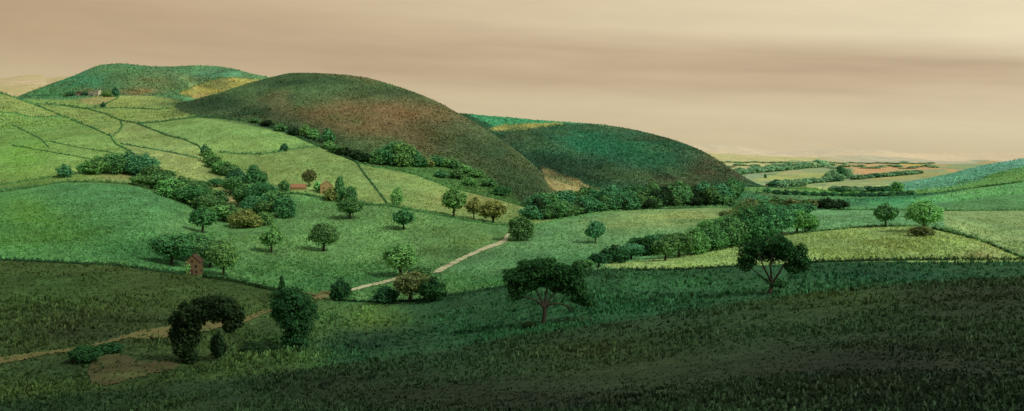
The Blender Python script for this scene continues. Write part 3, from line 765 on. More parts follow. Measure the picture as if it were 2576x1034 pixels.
# foot of the brown hill
wood([(945, 412, 36, 26), (966, 414, 40, 40), (992, 416, 46, 52), (1012, 418, 46, 60), (1034, 418, 40, 44), (976, 400, 40, 30), (1056, 420, 30, 24)],
     ['dome', 'tall', 'dome'], ['mid', 'teal', 'dark'], 'green tree in the pointed clump at the foot of the brown hill', 'trees of the pointed clump', (6, 8))
wood([(1078, 420, 22, 18), (1096, 418, 24, 24), (1118, 420, 24, 20), (1142, 424, 26, 18), (1170, 436, 28, 18), (1200, 446, 26, 18), (1150, 450, 30, 20), (1230, 470, 30, 20), (1110, 446, 26, 16), (1180, 468, 30, 20), (1260, 492, 34, 22)],
     ['dome'], ['mid', 'teal', 'dark', 'olive'], 'scrubby bush scattered on the lower slope of the brown hill', 'bushes on the brown hill', (6, 8), 'scrub_bush', 'bush')
wood([(672, 318, 22, 14), (706, 330, 24, 16), (740, 341, 26, 18), (866, 392, 30, 22), (896, 402, 30, 24), (920, 410, 30, 22), (846, 386, 26, 18), (640, 310, 20, 12)],
     ['dome'], ['dark', 'black'], 'dark bush on the hedge line under the brown hill', 'bushes under the brown hill', (5.9, 8), 'scrub_bush', 'bush')
# woodland strip at the foot of the hills
row = []
for i in range(30):
    x = 1338+i*16.6
    yb = np.interp(x, [1338, 1400, 1500, 1600, 1700, 1830], [552, 550, 534, 527, 521, 519])
    row.append((x, yb, 42, 34+9*math.sin(i*1.7)))
for i in range(24):
    x = 1350+i*21
    yb = np.interp(x, [1338, 1440, 1560, 1700, 1850], [530, 515, 510, 504, 500])
    row.append((x, yb, 46, 33+8*math.sin(i*2.3)))
wood(row, ['dome', 'broad', 'dome', 'tall'], ['dark', 'teal', 'dark', 'black'], 'tree in the long dark strip of woodland below the two hills', 'trees of the woodland strip', (5, 8.5))
# wood on the right, running down from the hilltop field
wood([(1674, 656, 52, 52), (1708, 648, 60, 62), (1748, 640, 62, 66), (1792, 631, 62, 66), (1836, 622, 62, 72), (1880, 612, 70, 80), (1926, 603, 72, 80), (1966, 594, 62, 70), (2004, 588, 58, 60), (2034, 581, 40, 44)],
     ['dome', 'broad'], ['dark', 'teal', 'mid'], 'leafy tree along the lower edge of the wood right of the small lone tree', 'trees on the lower edge of the right wood', (3, 6))
wood([(1815, 590, 44, 48), (1846, 574, 58, 48), (1896, 562, 68, 48), (1944, 556, 62, 44), (1990, 560, 52, 44), (1870, 545, 44, 32), (1920, 540, 44, 28), (2020, 552, 40, 40), (1780, 600, 44, 40)],
     ['dome', 'broad'], ['mid', 'teal', 'brown'], 'tree at the back of the wood right of the small lone tree', 'trees at the back of the right wood', (3.6, 6))
wood([(1506, 672, 50, 32), (1545, 662, 58, 42), (1588, 652, 52, 40), (1626, 642, 52, 40), (1652, 622, 48, 36), (1604, 630, 42, 30), (1470, 682, 44, 26)],
     ['dome', 'broad'], ['teal', 'near', 'dark'], 'bush in the loose row left of the right-hand wood', 'bushes left of the right wood', (3, 6), 'row_bush', 'bush')
# dark belt behind
row = [(1890+i*15, 525+2*math.sin(i), 28, 20+4*math.sin(i*2.1)) for i in range(16)]
wood(row, ['dome'], ['black', 'brown', 'dark'], 'dark brownish tree in the low belt beyond the right wood', 'trees of the dark brown belt', (5, 8))
row = [(1930+i*24, 494+(i % 3), 18, 11) for i in range(16)]
wood(row, ['dome'], ['teal', 'hedge'], 'small blue-green bush on the hedge at the near edge of the plain', 'bushes at the edge of the plain', (6.9, 9.5), 'hedge_bush', 'bush')
# copses and hedgerow trees on the far plain
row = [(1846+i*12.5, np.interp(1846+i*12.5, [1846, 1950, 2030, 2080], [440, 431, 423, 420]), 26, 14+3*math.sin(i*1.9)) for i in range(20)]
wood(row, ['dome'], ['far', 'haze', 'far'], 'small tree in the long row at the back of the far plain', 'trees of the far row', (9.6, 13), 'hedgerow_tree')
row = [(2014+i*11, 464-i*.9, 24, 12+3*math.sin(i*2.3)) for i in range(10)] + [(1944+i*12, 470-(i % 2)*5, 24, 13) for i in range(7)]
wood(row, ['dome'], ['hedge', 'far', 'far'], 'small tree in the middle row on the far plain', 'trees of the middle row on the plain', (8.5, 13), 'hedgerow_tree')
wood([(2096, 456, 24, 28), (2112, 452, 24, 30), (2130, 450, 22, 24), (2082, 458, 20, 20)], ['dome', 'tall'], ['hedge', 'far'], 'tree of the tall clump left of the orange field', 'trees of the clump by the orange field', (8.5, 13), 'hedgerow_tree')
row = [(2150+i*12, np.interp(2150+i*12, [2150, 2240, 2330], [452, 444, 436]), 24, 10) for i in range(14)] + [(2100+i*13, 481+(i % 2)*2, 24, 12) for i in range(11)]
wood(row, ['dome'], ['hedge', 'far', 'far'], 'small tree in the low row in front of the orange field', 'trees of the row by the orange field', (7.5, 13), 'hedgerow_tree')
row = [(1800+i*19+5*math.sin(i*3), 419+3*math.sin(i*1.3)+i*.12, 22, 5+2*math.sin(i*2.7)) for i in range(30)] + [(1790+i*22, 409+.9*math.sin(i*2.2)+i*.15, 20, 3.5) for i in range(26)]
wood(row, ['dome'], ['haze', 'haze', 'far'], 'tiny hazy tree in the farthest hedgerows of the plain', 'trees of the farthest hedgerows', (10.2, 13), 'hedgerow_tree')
# round the upper farm
tree(290, 243, 17, 26, 'dome', 'hedge', 'dark rounded tree at the right of the hilltop farm', u=(7.5, 10))
tree(268, 244, 26, 18, 'dome', 'mid', 'low green tree between the hilltop farmhouse and the rounded tree', u=(7.5, 10))
wood([(166, 244, 12, 10), (178, 242, 14, 11), (214, 240, 12, 9), (226, 240, 10, 9)], ['dome'], ['hedge', 'dark'], 'tiny bush near the sheds of the hilltop farm', 'bushes by the hilltop farm', (7.5, 10), 'hedge_bush', 'bush')
tree(260, 270, 14, 13, 'dome', 'hedge', 'small dark bush on the curved hedge below the hilltop farm', cat='bush', name='hedge_bush', u=(6.5, 9))

# --------------------------------------------------------------- hedges, one thing each
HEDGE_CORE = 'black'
def hedge(pts, hu, label, mat='hedge', u=(0, 99), wu=None, gap=0.0, name='hedge', cat='hedge', dens=1.0):
    if u[0] >= 4.5: hu = hu*1.1+.8
    """a hedge along a line on the land; hu = height on the sheet"""
    r = np.random.default_rng(int(abs(pts[0][0]))+int(pts[-1][1]))
    P = []
    for (a, b) in zip(pts[:-1], pts[1:]):
        n = max(1, int(math.hypot(b[0]-a[0], b[1]-a[1])/4))
        for i in range(n): P.append((a[0]+(b[0]-a[0])*i/n, a[1]+(b[1]-a[1])*i/n))
    P.append(pts[-1][:2])
    g = [ground(x, y, *u) for x, y in P]
    V, Q, o = [], [], 0
    VV, QQ = [], []
    G = np.array([tuple(v) for v in g])
    seglen = np.linalg.norm(np.diff(G, axis=0), axis=1)
    sheet = np.array(P)
    sl_ = np.linalg.norm(np.diff(sheet, axis=0), axis=1)
    n = int(max(40, sl_.sum()*hu*0.42*dens))
    n = min(n, 5200)
    k = r.choice(len(seglen), n, p=(sl_+1e-6)/(sl_+1e-6).sum())
    t = r.random(n)
    base = G[k]*(1-t)[:, None]+G[k+1]*t[:, None]
    Dm = base[:, 1]
    arc = (k+t)
    hh = hu*Dm/F*(0.8+0.45*np.sin(arc*0.9+r.random()*6)*np.sin(arc*0.37)+0.25*np.sin(arc*2.3))
    hh = np.clip(hh, 0.35*hu*Dm/F, None)
    wd = np.clip((wu or hu*0.8)*Dm/F, 0.5, 5.0)
    off = (r.random(n)-0.5)
    tang = G[k+1]-G[k]; tang /= np.maximum(np.linalg.norm(tang, axis=1), 1e-6)[:, None]
    side = np.stack([tang[:, 1], -tang[:, 0], np.zeros(n)], 1)
    zz = r.random(n)**0.8
    rnd = np.sqrt(np.clip(1-(zz*0.95)**3, 0.05, 1))
    p = base + side*(off*wd*rnd)[:, None]
    p[:, 2] += zz*hh
    nrm = side*(np.sign(off)*0.6)[:, None]+np.array([0, -.3, .5])+r.normal(size=(n, 3))*0.5
    nrm /= np.linalg.norm(nrm, axis=1)[:, None]
    a = np.cross(nrm, r.normal(size=(n, 3))); a /= np.linalg.norm(a, axis=1)[:, None]; b = np.cross(nrm, a)
    s = (np.clip(1.7*Dm/F, 0.16, 2.6)*(0.6+0.8*r.random(n)))[:, None]
    a *= s; b *= s*0.7
    V = np.stack([p-a, p-b, p+a, p+b], 1).reshape(-1, 3); Q = np.arange(n*4).reshape(-1, 4)
    # woody heart of the hedge
    CV, CQ = [], []
    for i, v in enumerate(G):
        d = G[min(i+1, len(G)-1)]-G[max(i-1, 0)]; d /= max(np.linalg.norm(d), 1e-6)
        sd = np.array([d[1], -d[0], 0.0]); ww = float(np.clip((wu or hu*0.8)*v[1]/F, 0.5, 5.0))*0.3
        h = hu*v[1]/F*(0.5+0.15*math.sin(i*1.3))
        for q, zq in ((-1, -.3), (-.8, h*.8), (0, h), (.8, h*.8), (1, -.3)):
            CV.append(v+sd*ww*q+np.array([0, 0, zq]))
    for i in range(len(G)-1):
        for j in range(4): CQ.append((i*5+j, i*5+j+1, i*5+5+j+1, i*5+5+j))
    Q2 = np.array(CQ)+len(V)
    mi = np.concatenate([np.zeros(n, int), np.ones(len(CQ), int)])
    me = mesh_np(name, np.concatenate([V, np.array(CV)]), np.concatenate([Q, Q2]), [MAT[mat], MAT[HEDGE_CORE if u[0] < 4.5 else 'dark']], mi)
    return tag(link(name, me), label, cat)

hedge([(-120, 652), (20, 656), (150, 662), (300, 670), (400, 684), (462, 692)], 10, 'long dark hedge from the left edge to the brick cottage', 'near', (2.7, 3.6))
hedge([(510, 698), (600, 712), (680, 730), (762, 741)], 15, 'thick dark hedge running right from the brick cottage', 'near', (2.7, 3.6))
hedge([(845, 756), (900, 760), (960, 761), (1050, 758), (1150, 742), (1290, 720)], 9, 'low dark hedge passing below the thicket by the lane', 'near', (2.7, 3.6))
hedge([(1480, 684), (1560, 681), (1680, 681), (1800, 675), (1905, 668)], 9, 'dark hedge under the loose row of bushes, left of the branching oak', 'black', (2.6, 3.6))
hedge([(1990, 663), (2060, 661), (2200, 657), (2400, 655), (2600, 656), (2700, 658)], 11, 'dark hedge running right from the branching oak to the frame edge', 'black', (2.6, 3.6))
hedge([(-120, 478), (0, 468), (100, 452), (165, 441), (200, 438), (255, 437)], 5, 'upper hedge of the narrow lane at far left', 'dark', (4.6, 6.5))
hedge([(-120, 492), (0, 484), (60, 475), (160, 459), (250, 459), (330, 465), (400, 484), (470, 512), (556, 548)], 6, 'lower hedge of the narrow lane, curving under the woodland belt', 'dark', (4.5, 6))
hedge([(712, 486), (760, 490), (800, 497), (850, 508), (890, 514)], 7, 'dark hedge in front of the red-roofed farm', 'dark', (4.8, 6))
hedge([(890, 514), (980, 519), (1060, 534), (1120, 545), (1180, 557), (1250, 566), (1318, 571)], 7, 'long dark hedge along the top of the pasture with the lone trees', 'dark', (4.8, 6))
hedge([(1340, 575), (1400, 555), (1500, 537), (1600, 527), (1700, 523), (1832, 521)], 5, 'thin hedge along the top of the pale field below the woodland strip', 'dark', (4.5, 6))
hedge([(1985, 591), (2050, 583), (2150, 574), (2210, 570), (2280, 570)], 6, 'hedge on the crest of the hilltop field, left of the pale tree', 'dark', (3.3, 4.6))
hedge([(2345, 576), (2420, 594), (2480, 612), (2576, 652), (2640, 664)], 11, 'hedge falling to the right from the pale hilltop tree', 'dark', (3.2, 4.6))
hedge([(2090, 529), (2200, 529), (2320, 530), (2420, 531), (2600, 529), (2700, 529)], 4, 'thin dark hedge below the bright green right slope', 'dark', (4.7, 6))
hedge([(-60, 212), (20, 241), (75, 261), (92, 266), (163, 295), (224, 319), (279, 343), (290, 362), (330, 383), (369, 410), (436, 458)], 4.2, 'long hedge slanting down the left hill from the skyline to the woodland belt', 'hedge', (5, 7.5))
hedge([(-40, 280), (34, 286), (74, 295), (116, 295), (163, 294)], 3, 'short hedge near the top of the left hill', 'hedge', (5, 7.5))
hedge([(29, 315), (66, 331), (105, 352), (124, 373)], 2.8, 'short crooked hedge at the left edge of the hill', 'hedge', (5, 7.5))
hedge([(30, 366), (42, 368), (145, 386), (237, 402)], 2.2, 'thin low hedge leading to the top of the woodland belt', 'hedge', (5, 7.5))
hedge([(124, 356), (200, 372), (284, 385), (310, 390)], 2.0, 'faint low hedge above the woodland belt', 'hedge', (5, 7.5))
hedge([(92, 262), (158, 266), (224, 276), (264, 287), (301, 303), (343, 311), (377, 324), (422, 342), (461, 351), (501, 369), (512, 384)], 4.2, 'long hedge winding down the middle of the left hill', 'hedge', (5, 7.9))
hedge([(303, 303), (308, 318), (300, 330), (285, 341)], 4, 'short curved hedge joining the two long hedges', 'hedge', (5, 7.5))
hedge([(345, 311), (375, 310), (409, 307), (450, 301), (501, 295), (560, 299), (633, 307), (690, 323), (737, 340), (790, 364), (842, 385), (897, 409)], 4.5, 'hedge curving along the left foot of the brown hill', 'hedge', (5.6, 6.6))
hedge([(897, 409), (942, 421), (995, 426), (1050, 441), (1089, 456), (1133, 474), (1225, 494), (1317, 519)], 4, 'hedge along the right foot of the brown hill', 'dark', (5.6, 6.6))
hedge([(552, 384), (600, 388), (658, 389), (737, 377), (777, 371), (815, 371)], 4.5, 'hedge crossing the large field on the left hill', 'hedge', (5, 7))
hedge([(897, 409), (916, 437), (950, 480), (973, 511)], 5, 'slanting hedge dropping to the light green conical tree', 'hedge', (4.9, 7))
hedge([(303, 362), (369, 374), (435, 385), (506, 401)], 3.4, 'hedge between the two long hedges of the left hill', 'hedge', (5, 7))
hedge([(235, 273), (316, 272), (395, 276), (432, 273)], 2.4, 'thin hedge below the hilltop farm fields', 'hedge', (6, 8))
hedge([(301, 223), (343, 230), (395, 239), (448, 240), (482, 244)], 3.4, 'hedge at the foot of the far left hill', 'hedge', (7.3, 10))
hedge([(301, 233), (295, 248), (264, 263), (237, 269)], 2.4, 'curved hedge round the small field below the hilltop farm', 'hedge', (7, 9.5))
hedge([(60, 243), (120, 240), (180, 240), (211, 239), (250, 241), (292, 244)], 2.4, 'thin hedge running past the hilltop farm', 'hedge', (7.3, 9.5))
hedge([(445, 236), (501, 211), (553, 197), (590, 195), (640, 199)], 1.6, 'thin hedge along the top of the yellow field on the far hill', 'hedge', (8, 10))
hedge([(1440, 690), (1530, 686), (1590, 685)], 9, 'short dark hedge behind the crown of the spreading oak', 'near', (2.5, 3.6))
hedge([(1900, 486), (2000, 486), (2100, 491), (2240, 494), (2330, 490), (2450, 474), (2600, 455)], 4, 'dark hedge between the green valley strip and the plain', 'hedge', (6.6, 8.2))

# --------------------------------------------------------------- buildings
def box_vq(x0, x1, y0, y1, z0, z1):
    V = [(x0, y0, z0), (x1, y0, z0), (x1, y1, z0), (x0, y1, z0), (x0, y0, z1), (x1, y0, z1), (x1, y1, z1), (x0, y1, z1)]
    Q = [(0, 3, 2, 1), (4, 5, 6, 7), (0, 1, 5, 4), (1, 2, 6, 5), (2, 3, 7, 6), (3, 0, 4, 7)]
    return V, Q

def boxes_mesh(name, boxes, mat):
    V, Q = [], []
    for b in boxes:
        v, q = box_vq(*b)
        Q += [tuple(i+len(V) for i in f) for f in q]; V += v
    return mesh_np(name, V, Q, [mat])

def house(name, p, w, d, wall_h, apex_h, rz, wall_m, roof_m, label, cat, doors=(), windows=(), chimney=None, side_windows=()):
    """gable end on local -Y; ridge along local Y"""
    t = empty(name, p, rz)
    h = w/2
    V = [(-h, 0, -1.2), (h, 0, -1.2), (h, 0, wall_h), (0, 0, apex_h), (-h, 0, wall_h), (-h, d, -1.2), (h, d, -1.2), (h, d, wall_h), (0, d, apex_h), (-h, d, wall_h)]
    me = bpy.data.meshes.new('wall')
    me.from_pydata(V, [], [(0, 1, 2, 3, 4), (9, 8, 7, 6, 5), (1, 6, 7, 2), (5, 0, 4, 9)])
    me.materials.append(wall_m); link('wall', me, t)
    ov, th = 0.25, 0.16
    sl = (apex_h-wall_h)/h
    RV, RQ = [], []
    for s in (-1, 1):
        e = h+0.3
        q = [(0, -ov, apex_h+.02), (s*e, -ov, apex_h-sl*e+.02), (s*e, d+ov, apex_h-sl*e+.02), (0, d+ov, apex_h+.02)]
        o = len(RV); RV += q+[(a, b, c+th) for a, b, c in q]
        RQ += [tuple(o+i for i in f) for f in ((0, 1, 2, 3), (7, 6, 5, 4), (0, 4, 5, 1), (1, 5, 6, 2), (2, 6, 7, 3))]
    rf = link('roof', mesh_np('roof', RV, RQ, [roof_m]), t)
    if chimney:
        link('chimney', boxes_mesh('chimney', [(-.4, .4, chimney-.4, chimney+.4, apex_h-.5, apex_h+1.1), (-.5, .5, chimney-.5, chimney+.5, apex_h+1.1, apex_h+1.25)], wall_m), rf)
    for (x, wd, ht) in doors:
        dd = link('door', boxes_mesh('door', [(x-wd/2, x+wd/2, -.04, .1, -.2, ht)], WOOD), t)
        link('frame', boxes_mesh('frame', [(x-wd/2-.1, x-wd/2, -.07, .1, -.2, ht+.1), (x+wd/2, x+wd/2+.1, -.07, .1, -.2, ht+.1), (x-wd/2, x+wd/2, -.07, .1, ht, ht+.1)], TRIM), dd)
    for (x, z, wd, ht) in windows:
        ww = link('window', boxes_mesh('window', [(x-wd/2, x+wd/2, -.03, .1, z, z+ht)], GLASS), t)
        link('frame', boxes_mesh('frame', [(x-wd/2-.09, x-wd/2, -.06, .1, z-.09, z+ht+.09), (x+wd/2, x+wd/2+.09, -.06, .1, z-.09, z+ht+.09), (x-wd/2, x+wd/2, -.06, .1, z+ht, z+ht+.09), (x-wd/2, x+wd/2, -.1, .1, z-.09, z), (x-.03, x+.03, -.05, .1, z, z+ht)], TRIM), ww)
    for (sx_, y, z, wd, ht) in side_windows:
        X0, X1 = (h-.1, h+.03) if sx_ > 0 else (-h-.03, -h+.1)
        link('window', boxes_mesh('window', [(X0, X1, y-wd/2, y+wd/2, z, z+ht)], GLASS), t)
    return tag(t, label, cat)

BRICK = rough_mat('red_brown_brick', (88, 77, 47), (104, 89, 53), 1.2, .5, True)
TILE = rough_mat('brown_roof_tile', (66, 54, 40), (84, 66, 46), 2.0, .6)
REDTILE = rough_mat('red_roof_tile', (146, 108, 74), (160, 122, 84), 2.0, .5)
TAN = rough_mat('tan_render', (144, 136, 86), (154, 126, 78), .8, .3)
CREAM = rough_mat('cream_render', (206, 196, 158), (178, 172, 128), .6, .3)
SLATE = rough_mat('grey_slate', (100, 104, 84), (140, 136, 108), 1.0, .4)
STONE = rough_mat('buff_stone', (108, 98, 62), (134, 124, 80), 1.4, .7)
WOOD = rough_mat('dark_wood', (52, 44, 34), (74, 62, 46), 4.0, .5)
TRIM = rough_mat('weathered_trim', (110, 92, 66), (136, 116, 82), 3.0, .2)
GLASS = rough_mat('dark_pane', (22, 24, 22), (36, 38, 34), 1.0, .1)

p = ground(484, 692, 2.7, 4); s = p.y/F
house('brick_cottage', p, 35*s, 44*s, 33*s, 50*s, math.radians(3), BRICK, TILE, 'little red-brown brick cottage with a steep gable on the dark hedge', 'cottage',
      doors=[(-.2, 1.1, 2.2)], windows=[(-.15, 5.0, .9, 1.1), (-1.55, 2.8, 1.0, 1.3), (1.35, 2.8, 1.0, 1.3), (1.5, .7, 1.0, 1.2)], side_windows=[(1, 2.2, .9, 1.0, 1.1), (1, 4.6, .9, 1.0, 1.1)])
p = ground(769, 477, 4.9, 7); s = p.y/F
house('red_roofed_barn', p, 16*s, 38*s, 6*s, 14*s, math.radians(82), TAN, REDTILE, 'long low barn with a red roof left of the tan farmhouse', 'barn', doors=[(0, 1.6, 1.3)])
p = ground(822, 489, 4.9, 7); s = p.y/F
house('farmhouse', p, 32*s, 34*s, 22*s, 33*s, math.radians(12), TAN, REDTILE, 'tan farmhouse with an orange gable half hidden by trees', 'farmhouse',
      doors=[(-.2, 1.0, 2.1)], windows=[(-2.4, 1.0, 1.0, 1.1), (2.3, 1.0, 1.0, 1.1), (-2.2, 3.7, .9, 1.0), (2.2, 3.7, .9, 1.0)], chimney=6.0)
p = ground(252, 241, 7.6, 10); s = p.y/F
house('farmhouse', p, 12*s, 17*s, 10*s, 15*s, math.radians(62), CREAM, SLATE, 'cream farmhouse of the hilltop farm below the far left hill', 'farmhouse', doors=[(0, 1.2, 2.1)],
      windows=[(-2.0, 1, 1.1, 1.2), (2.0, 1, 1.1, 1.2)], side_windows=[(-1, 3, 1, 1.2, 1.2), (-1, 6.5, 1, 1.2, 1.2), (1, 3, 1, 1.2, 1.2), (1, 6.5, 1, 1.2, 1.2)])
p = ground(236, 240, 7.6, 10); s = p.y/F
house('farm_shed', p, 8*s, 13*s, 5*s, 9*s, math.radians(84), SLATE, SLATE, 'grey shed joined to the left of the hilltop farmhouse', 'shed', doors=[(0, 1.8, 2.1)])
p = ground(210, 240, 7.6, 10); s = p.y/F
house('farm_barn', p, 9*s, 18*s, 4.5*s, 9*s, math.radians(86), SLATE, TILE, 'low dark-roofed barn at the left of the hilltop farm', 'barn', doors=[(0, 2.2, 2.2)])

# low dry-stone wall round the hollow
def stone_wall(pts, hu, label, u):
    r = random.Random(5)
    V, Q = [], []
    for a, b in zip(pts[:-1], pts[1:]):
        n = max(2, int(math.hypot(b[0]-a[0], b[1]-a[1])/2.2))
        for i in range(n):
            t = (i+.5)/n
            p = ground(a[0]+(b[0]-a[0])*t, a[1]+(b[1]-a[1])*t, *u); s = p.y/F
            for lv in range(4):
                w_, h_, d_ = s*(1.1+.35*r.random()), s*hu/4*.52, s*(1.1+.5*r.random())
                cx, cz = p.x+s*(r.random()-.5)*.9, p.z-.15+s*hu/4*(lv+.5)
                v, q = box_vq(cx-w_, cx+w_, p.y-d_, p.y+d_, cz-h_, cz+h_)
                v = [(x+s*.35*(r.random()-.5), y+s*.35*(r.random()-.5), z+s*.35*(r.random()-.5)) for x, y, z in v]
                Q += [tuple(k+len(V) for k in f) for f in q]; V += v
    return tag(link('stone_wall', mesh_np('stone_wall', V, Q, [STONE])), label, 'wall')
stone_wall([(770, 741), (783, 745), (796, 748), (803, 744), (811, 739), (824, 739), (832, 744)], 8, 'crumbling buff stone wall round a hollow at the end of the thick hedge', (2.7, 4))

# post-and-rail fence by the oak
def fence():
    t = empty('rail_fence', ground(1384, 814, 1.5, 3.4))
    org = Vector(t.location)
    xs = [1386, 1404, 1423, 1443, 1464, 1486]; ys = [813.5, 813, 812, 811, 810, 808.5]
    P = [ground(x, y, 1.5, 3.4)-org for x, y in zip(xs, ys)]
    for i, p in enumerate(P):
        h = 1.35-.1*(i % 2)
        link('post', boxes_mesh('post', [(p.x-.09, p.x+.09, p.y-.09, p.y+.09, p.z-.4, p.z+h)], WOOD), t)
    for z in (.5, 1.0):
        pts = [(p.x, p.y-.12, p.z+z, .055) for p in P]
        link('rail', tubes_mesh('rail', [pts], WOOD, 5), t)
    tag(t, 'short dark post and rail fence to the right of the spreading oak', 'fence')
fence()

# --------------------------------------------------------------- lanes and bare earth, thin sheets on the land
def resample(pts, n):
    p = np.array(pts, float); s = np.concatenate([[0], np.cumsum(np.linalg.norm(np.diff(p, axis=0), axis=1))])
    q = np.linspace(0, s[-1], n)
    return np.stack([np.interp(q, s, p[:, 0]), np.interp(q, s, p[:, 1])], 1)
EARTH = {}
def earth_mat(name, a, b):
    m, nt = new_mat(name)
    g = N(nt, 'ShaderNodeNewGeometry')
    n1 = noise(nt, g.outputs['Position'], .6, 8, .75); n2 = noise(nt, g.outputs['Position'], .12, 4, .6)
    col = mixrgb(nt, 'MIX', mrange(nt, n1, .32, .68, 0, 1), alb(a), alb(b))
    col = mixrgb(nt, 'MIX', mrange(nt, n2, .48, .72, 0, .7), col, alb((92, 108, 56)))
    bs = N(nt, 'ShaderNodeBsdfPrincipled'); bs.inputs['Roughness'].default_value = .95; bs.inputs['Specular IOR Level'].default_value = .05
    nt.links.new(col, bs.inputs['Base Color'])
    bp = N(nt, 'ShaderNodeBump'); bp.inputs['Strength'].default_value = .5; bp.inputs['Distance'].default_value = .2
    nt.links.new(n1, bp.inputs['Height']); nt.links.new(bp.outputs[0], bs.inputs['Normal'])
    out = N(nt, 'ShaderNodeOutputMaterial'); nt.links.new(bs.outputs[0], out.inputs[0])
    return m
LANE_POLYS = []
def ribbon(name, top, bot, n, mat, u, lift=.12, ragged=.8):
    A, B = resample(top, n), resample(bot, n)
    LANE_POLYS.append((list(top)+list(bot)[::-1], 0.12 if mat is PALE else .8 if mat is CLAY else 0.5))
    r = np.random.default_rng(n)
    A[1:-1, 1] += ragged*(r.random(n-2)-.5); B[1:-1, 1] += ragged*(r.random(n-2)-.5)
    V, Q, m = [], [], 5
    for i in range(n):
        for j in range(m+1):
            x, y = A[i]*(1-j/m)+B[i]*(j/m)
            p = ground(x, y, *u)
            V.append((p.x, p.y, height(p.x, p.y)+lift+.0003*p.y))
    for i in range(n-1):
        for j in range(m):
            a = i*(m+1)+j
            Q.append((a, a+1, a+m+2, a+m+1))
    o = link(name, mesh_np(name, V, Q, [mat], smooth=True))
    return tag(o, kind='structure')
PALE = earth_mat('pale_lane_grit', (200, 198, 150), (168, 166, 116))
MUD = earth_mat('muddy_track', (114, 110, 62), (90, 86, 50))
CLAY = earth_mat('bare_earth', (80, 78, 46), (66, 64, 38))
ribbon('lane', [(1088, 685), (1112, 671), (1160, 648), (1213, 624), (1250, 611), (1266, 603), (1272, 592), (1290, 582)], [(1112, 684), (1141, 668), (1180, 647), (1228, 627), (1262, 616), (1276, 608), (1279, 595), (1292, 584)], 90, PALE, (3, 6), ragged=2.0)
ribbon('lane', [(836, 741), (862, 733), (892, 725), (923, 717), (955, 710), (1002, 697), (1040, 689), (1088, 683)], [(838, 743), (868, 737), (902, 729), (938, 720), (978, 711), (1010, 701), (1048, 693), (1112, 685)], 80, PALE, (2.9, 6), ragged=2.0)
ribbon('lane', [(330, 379), (369, 406), (400, 428), (440, 455)], [(327, 382), (365, 410), (396, 433), (436, 459)], 40, PALE, (5, 7), lift=.3)
ribbon('track', [(-120, 910), (-60, 905), (20, 898), (79, 889), (145, 882), (205, 872), (261, 862), (311, 846), (356, 832), (440, 820), (520, 812), (593, 806), (631, 794), (663, 783), (690, 778)],
       [(-120, 932), (-60, 928), (20, 914), (74, 903), (119, 893), (158, 889), (205, 880), (277, 864), (324, 850), (369, 856), (442, 848), (530, 832), (605, 815), (640, 803), (663, 791), (690, 782)], 150, MUD, (2, 3), ragged=5)
ribbon('bare_ground', [(219, 938), (232, 908), (262, 897), (300, 893), (330, 902), (345, 911), (390, 912), (436, 912), (452, 920)], [(220, 942), (234, 966), (262, 972), (300, 962), (330, 953), (352, 949), (384, 942), (426, 932), (454, 922)], 70, CLAY, (2, 3), ragged=9)
ribbon('bare_ground', [(768, 737), (790, 742), (812, 738), (830, 742)], [(776, 741), (796, 756), (815, 752), (834, 746)], 24, earth_mat('buff_hollow', (126, 122, 72), (106, 102, 60)), (2.6, 4), lift=.08)

# --------------------------------------------------------------- rough grass: nobody could count it
GM, gnt = new_mat('grass_blades')
ga = N(gnt, 'ShaderNodeAttribute', attribute_name='Col'); gg = N(gnt, 'ShaderNodeNewGeometry')
gs = N(gnt, 'ShaderNodeVectorMath', operation='SCALE'); gnt.links.new(ga.outputs['Color'], gs.inputs[0])
gnt.links.new(mrange(gnt, gg.outputs['Random Per Island'], 0, 1, .8, 1.25), gs.inputs['Scale'])
gd = N(gnt, 'ShaderNodeBsdfDiffuse'); gnt.links.new(gs.outputs[0], gd.inputs[0])
gt = N(gnt, 'ShaderNodeBsdfTranslucent'); gnt.links.new(gs.outputs[0], gt.inputs[0])
gx = N(gnt, 'ShaderNodeMixShader'); gx.inputs[0].default_value = .3
gnt.links.new(gd.outputs[0], gx.inputs[1]); gnt.links.new(gt.outputs[0], gx.inputs[2])
go = N(gnt, 'ShaderNodeOutputMaterial'); gnt.links.new(gx.outputs[0], go.inputs[0])
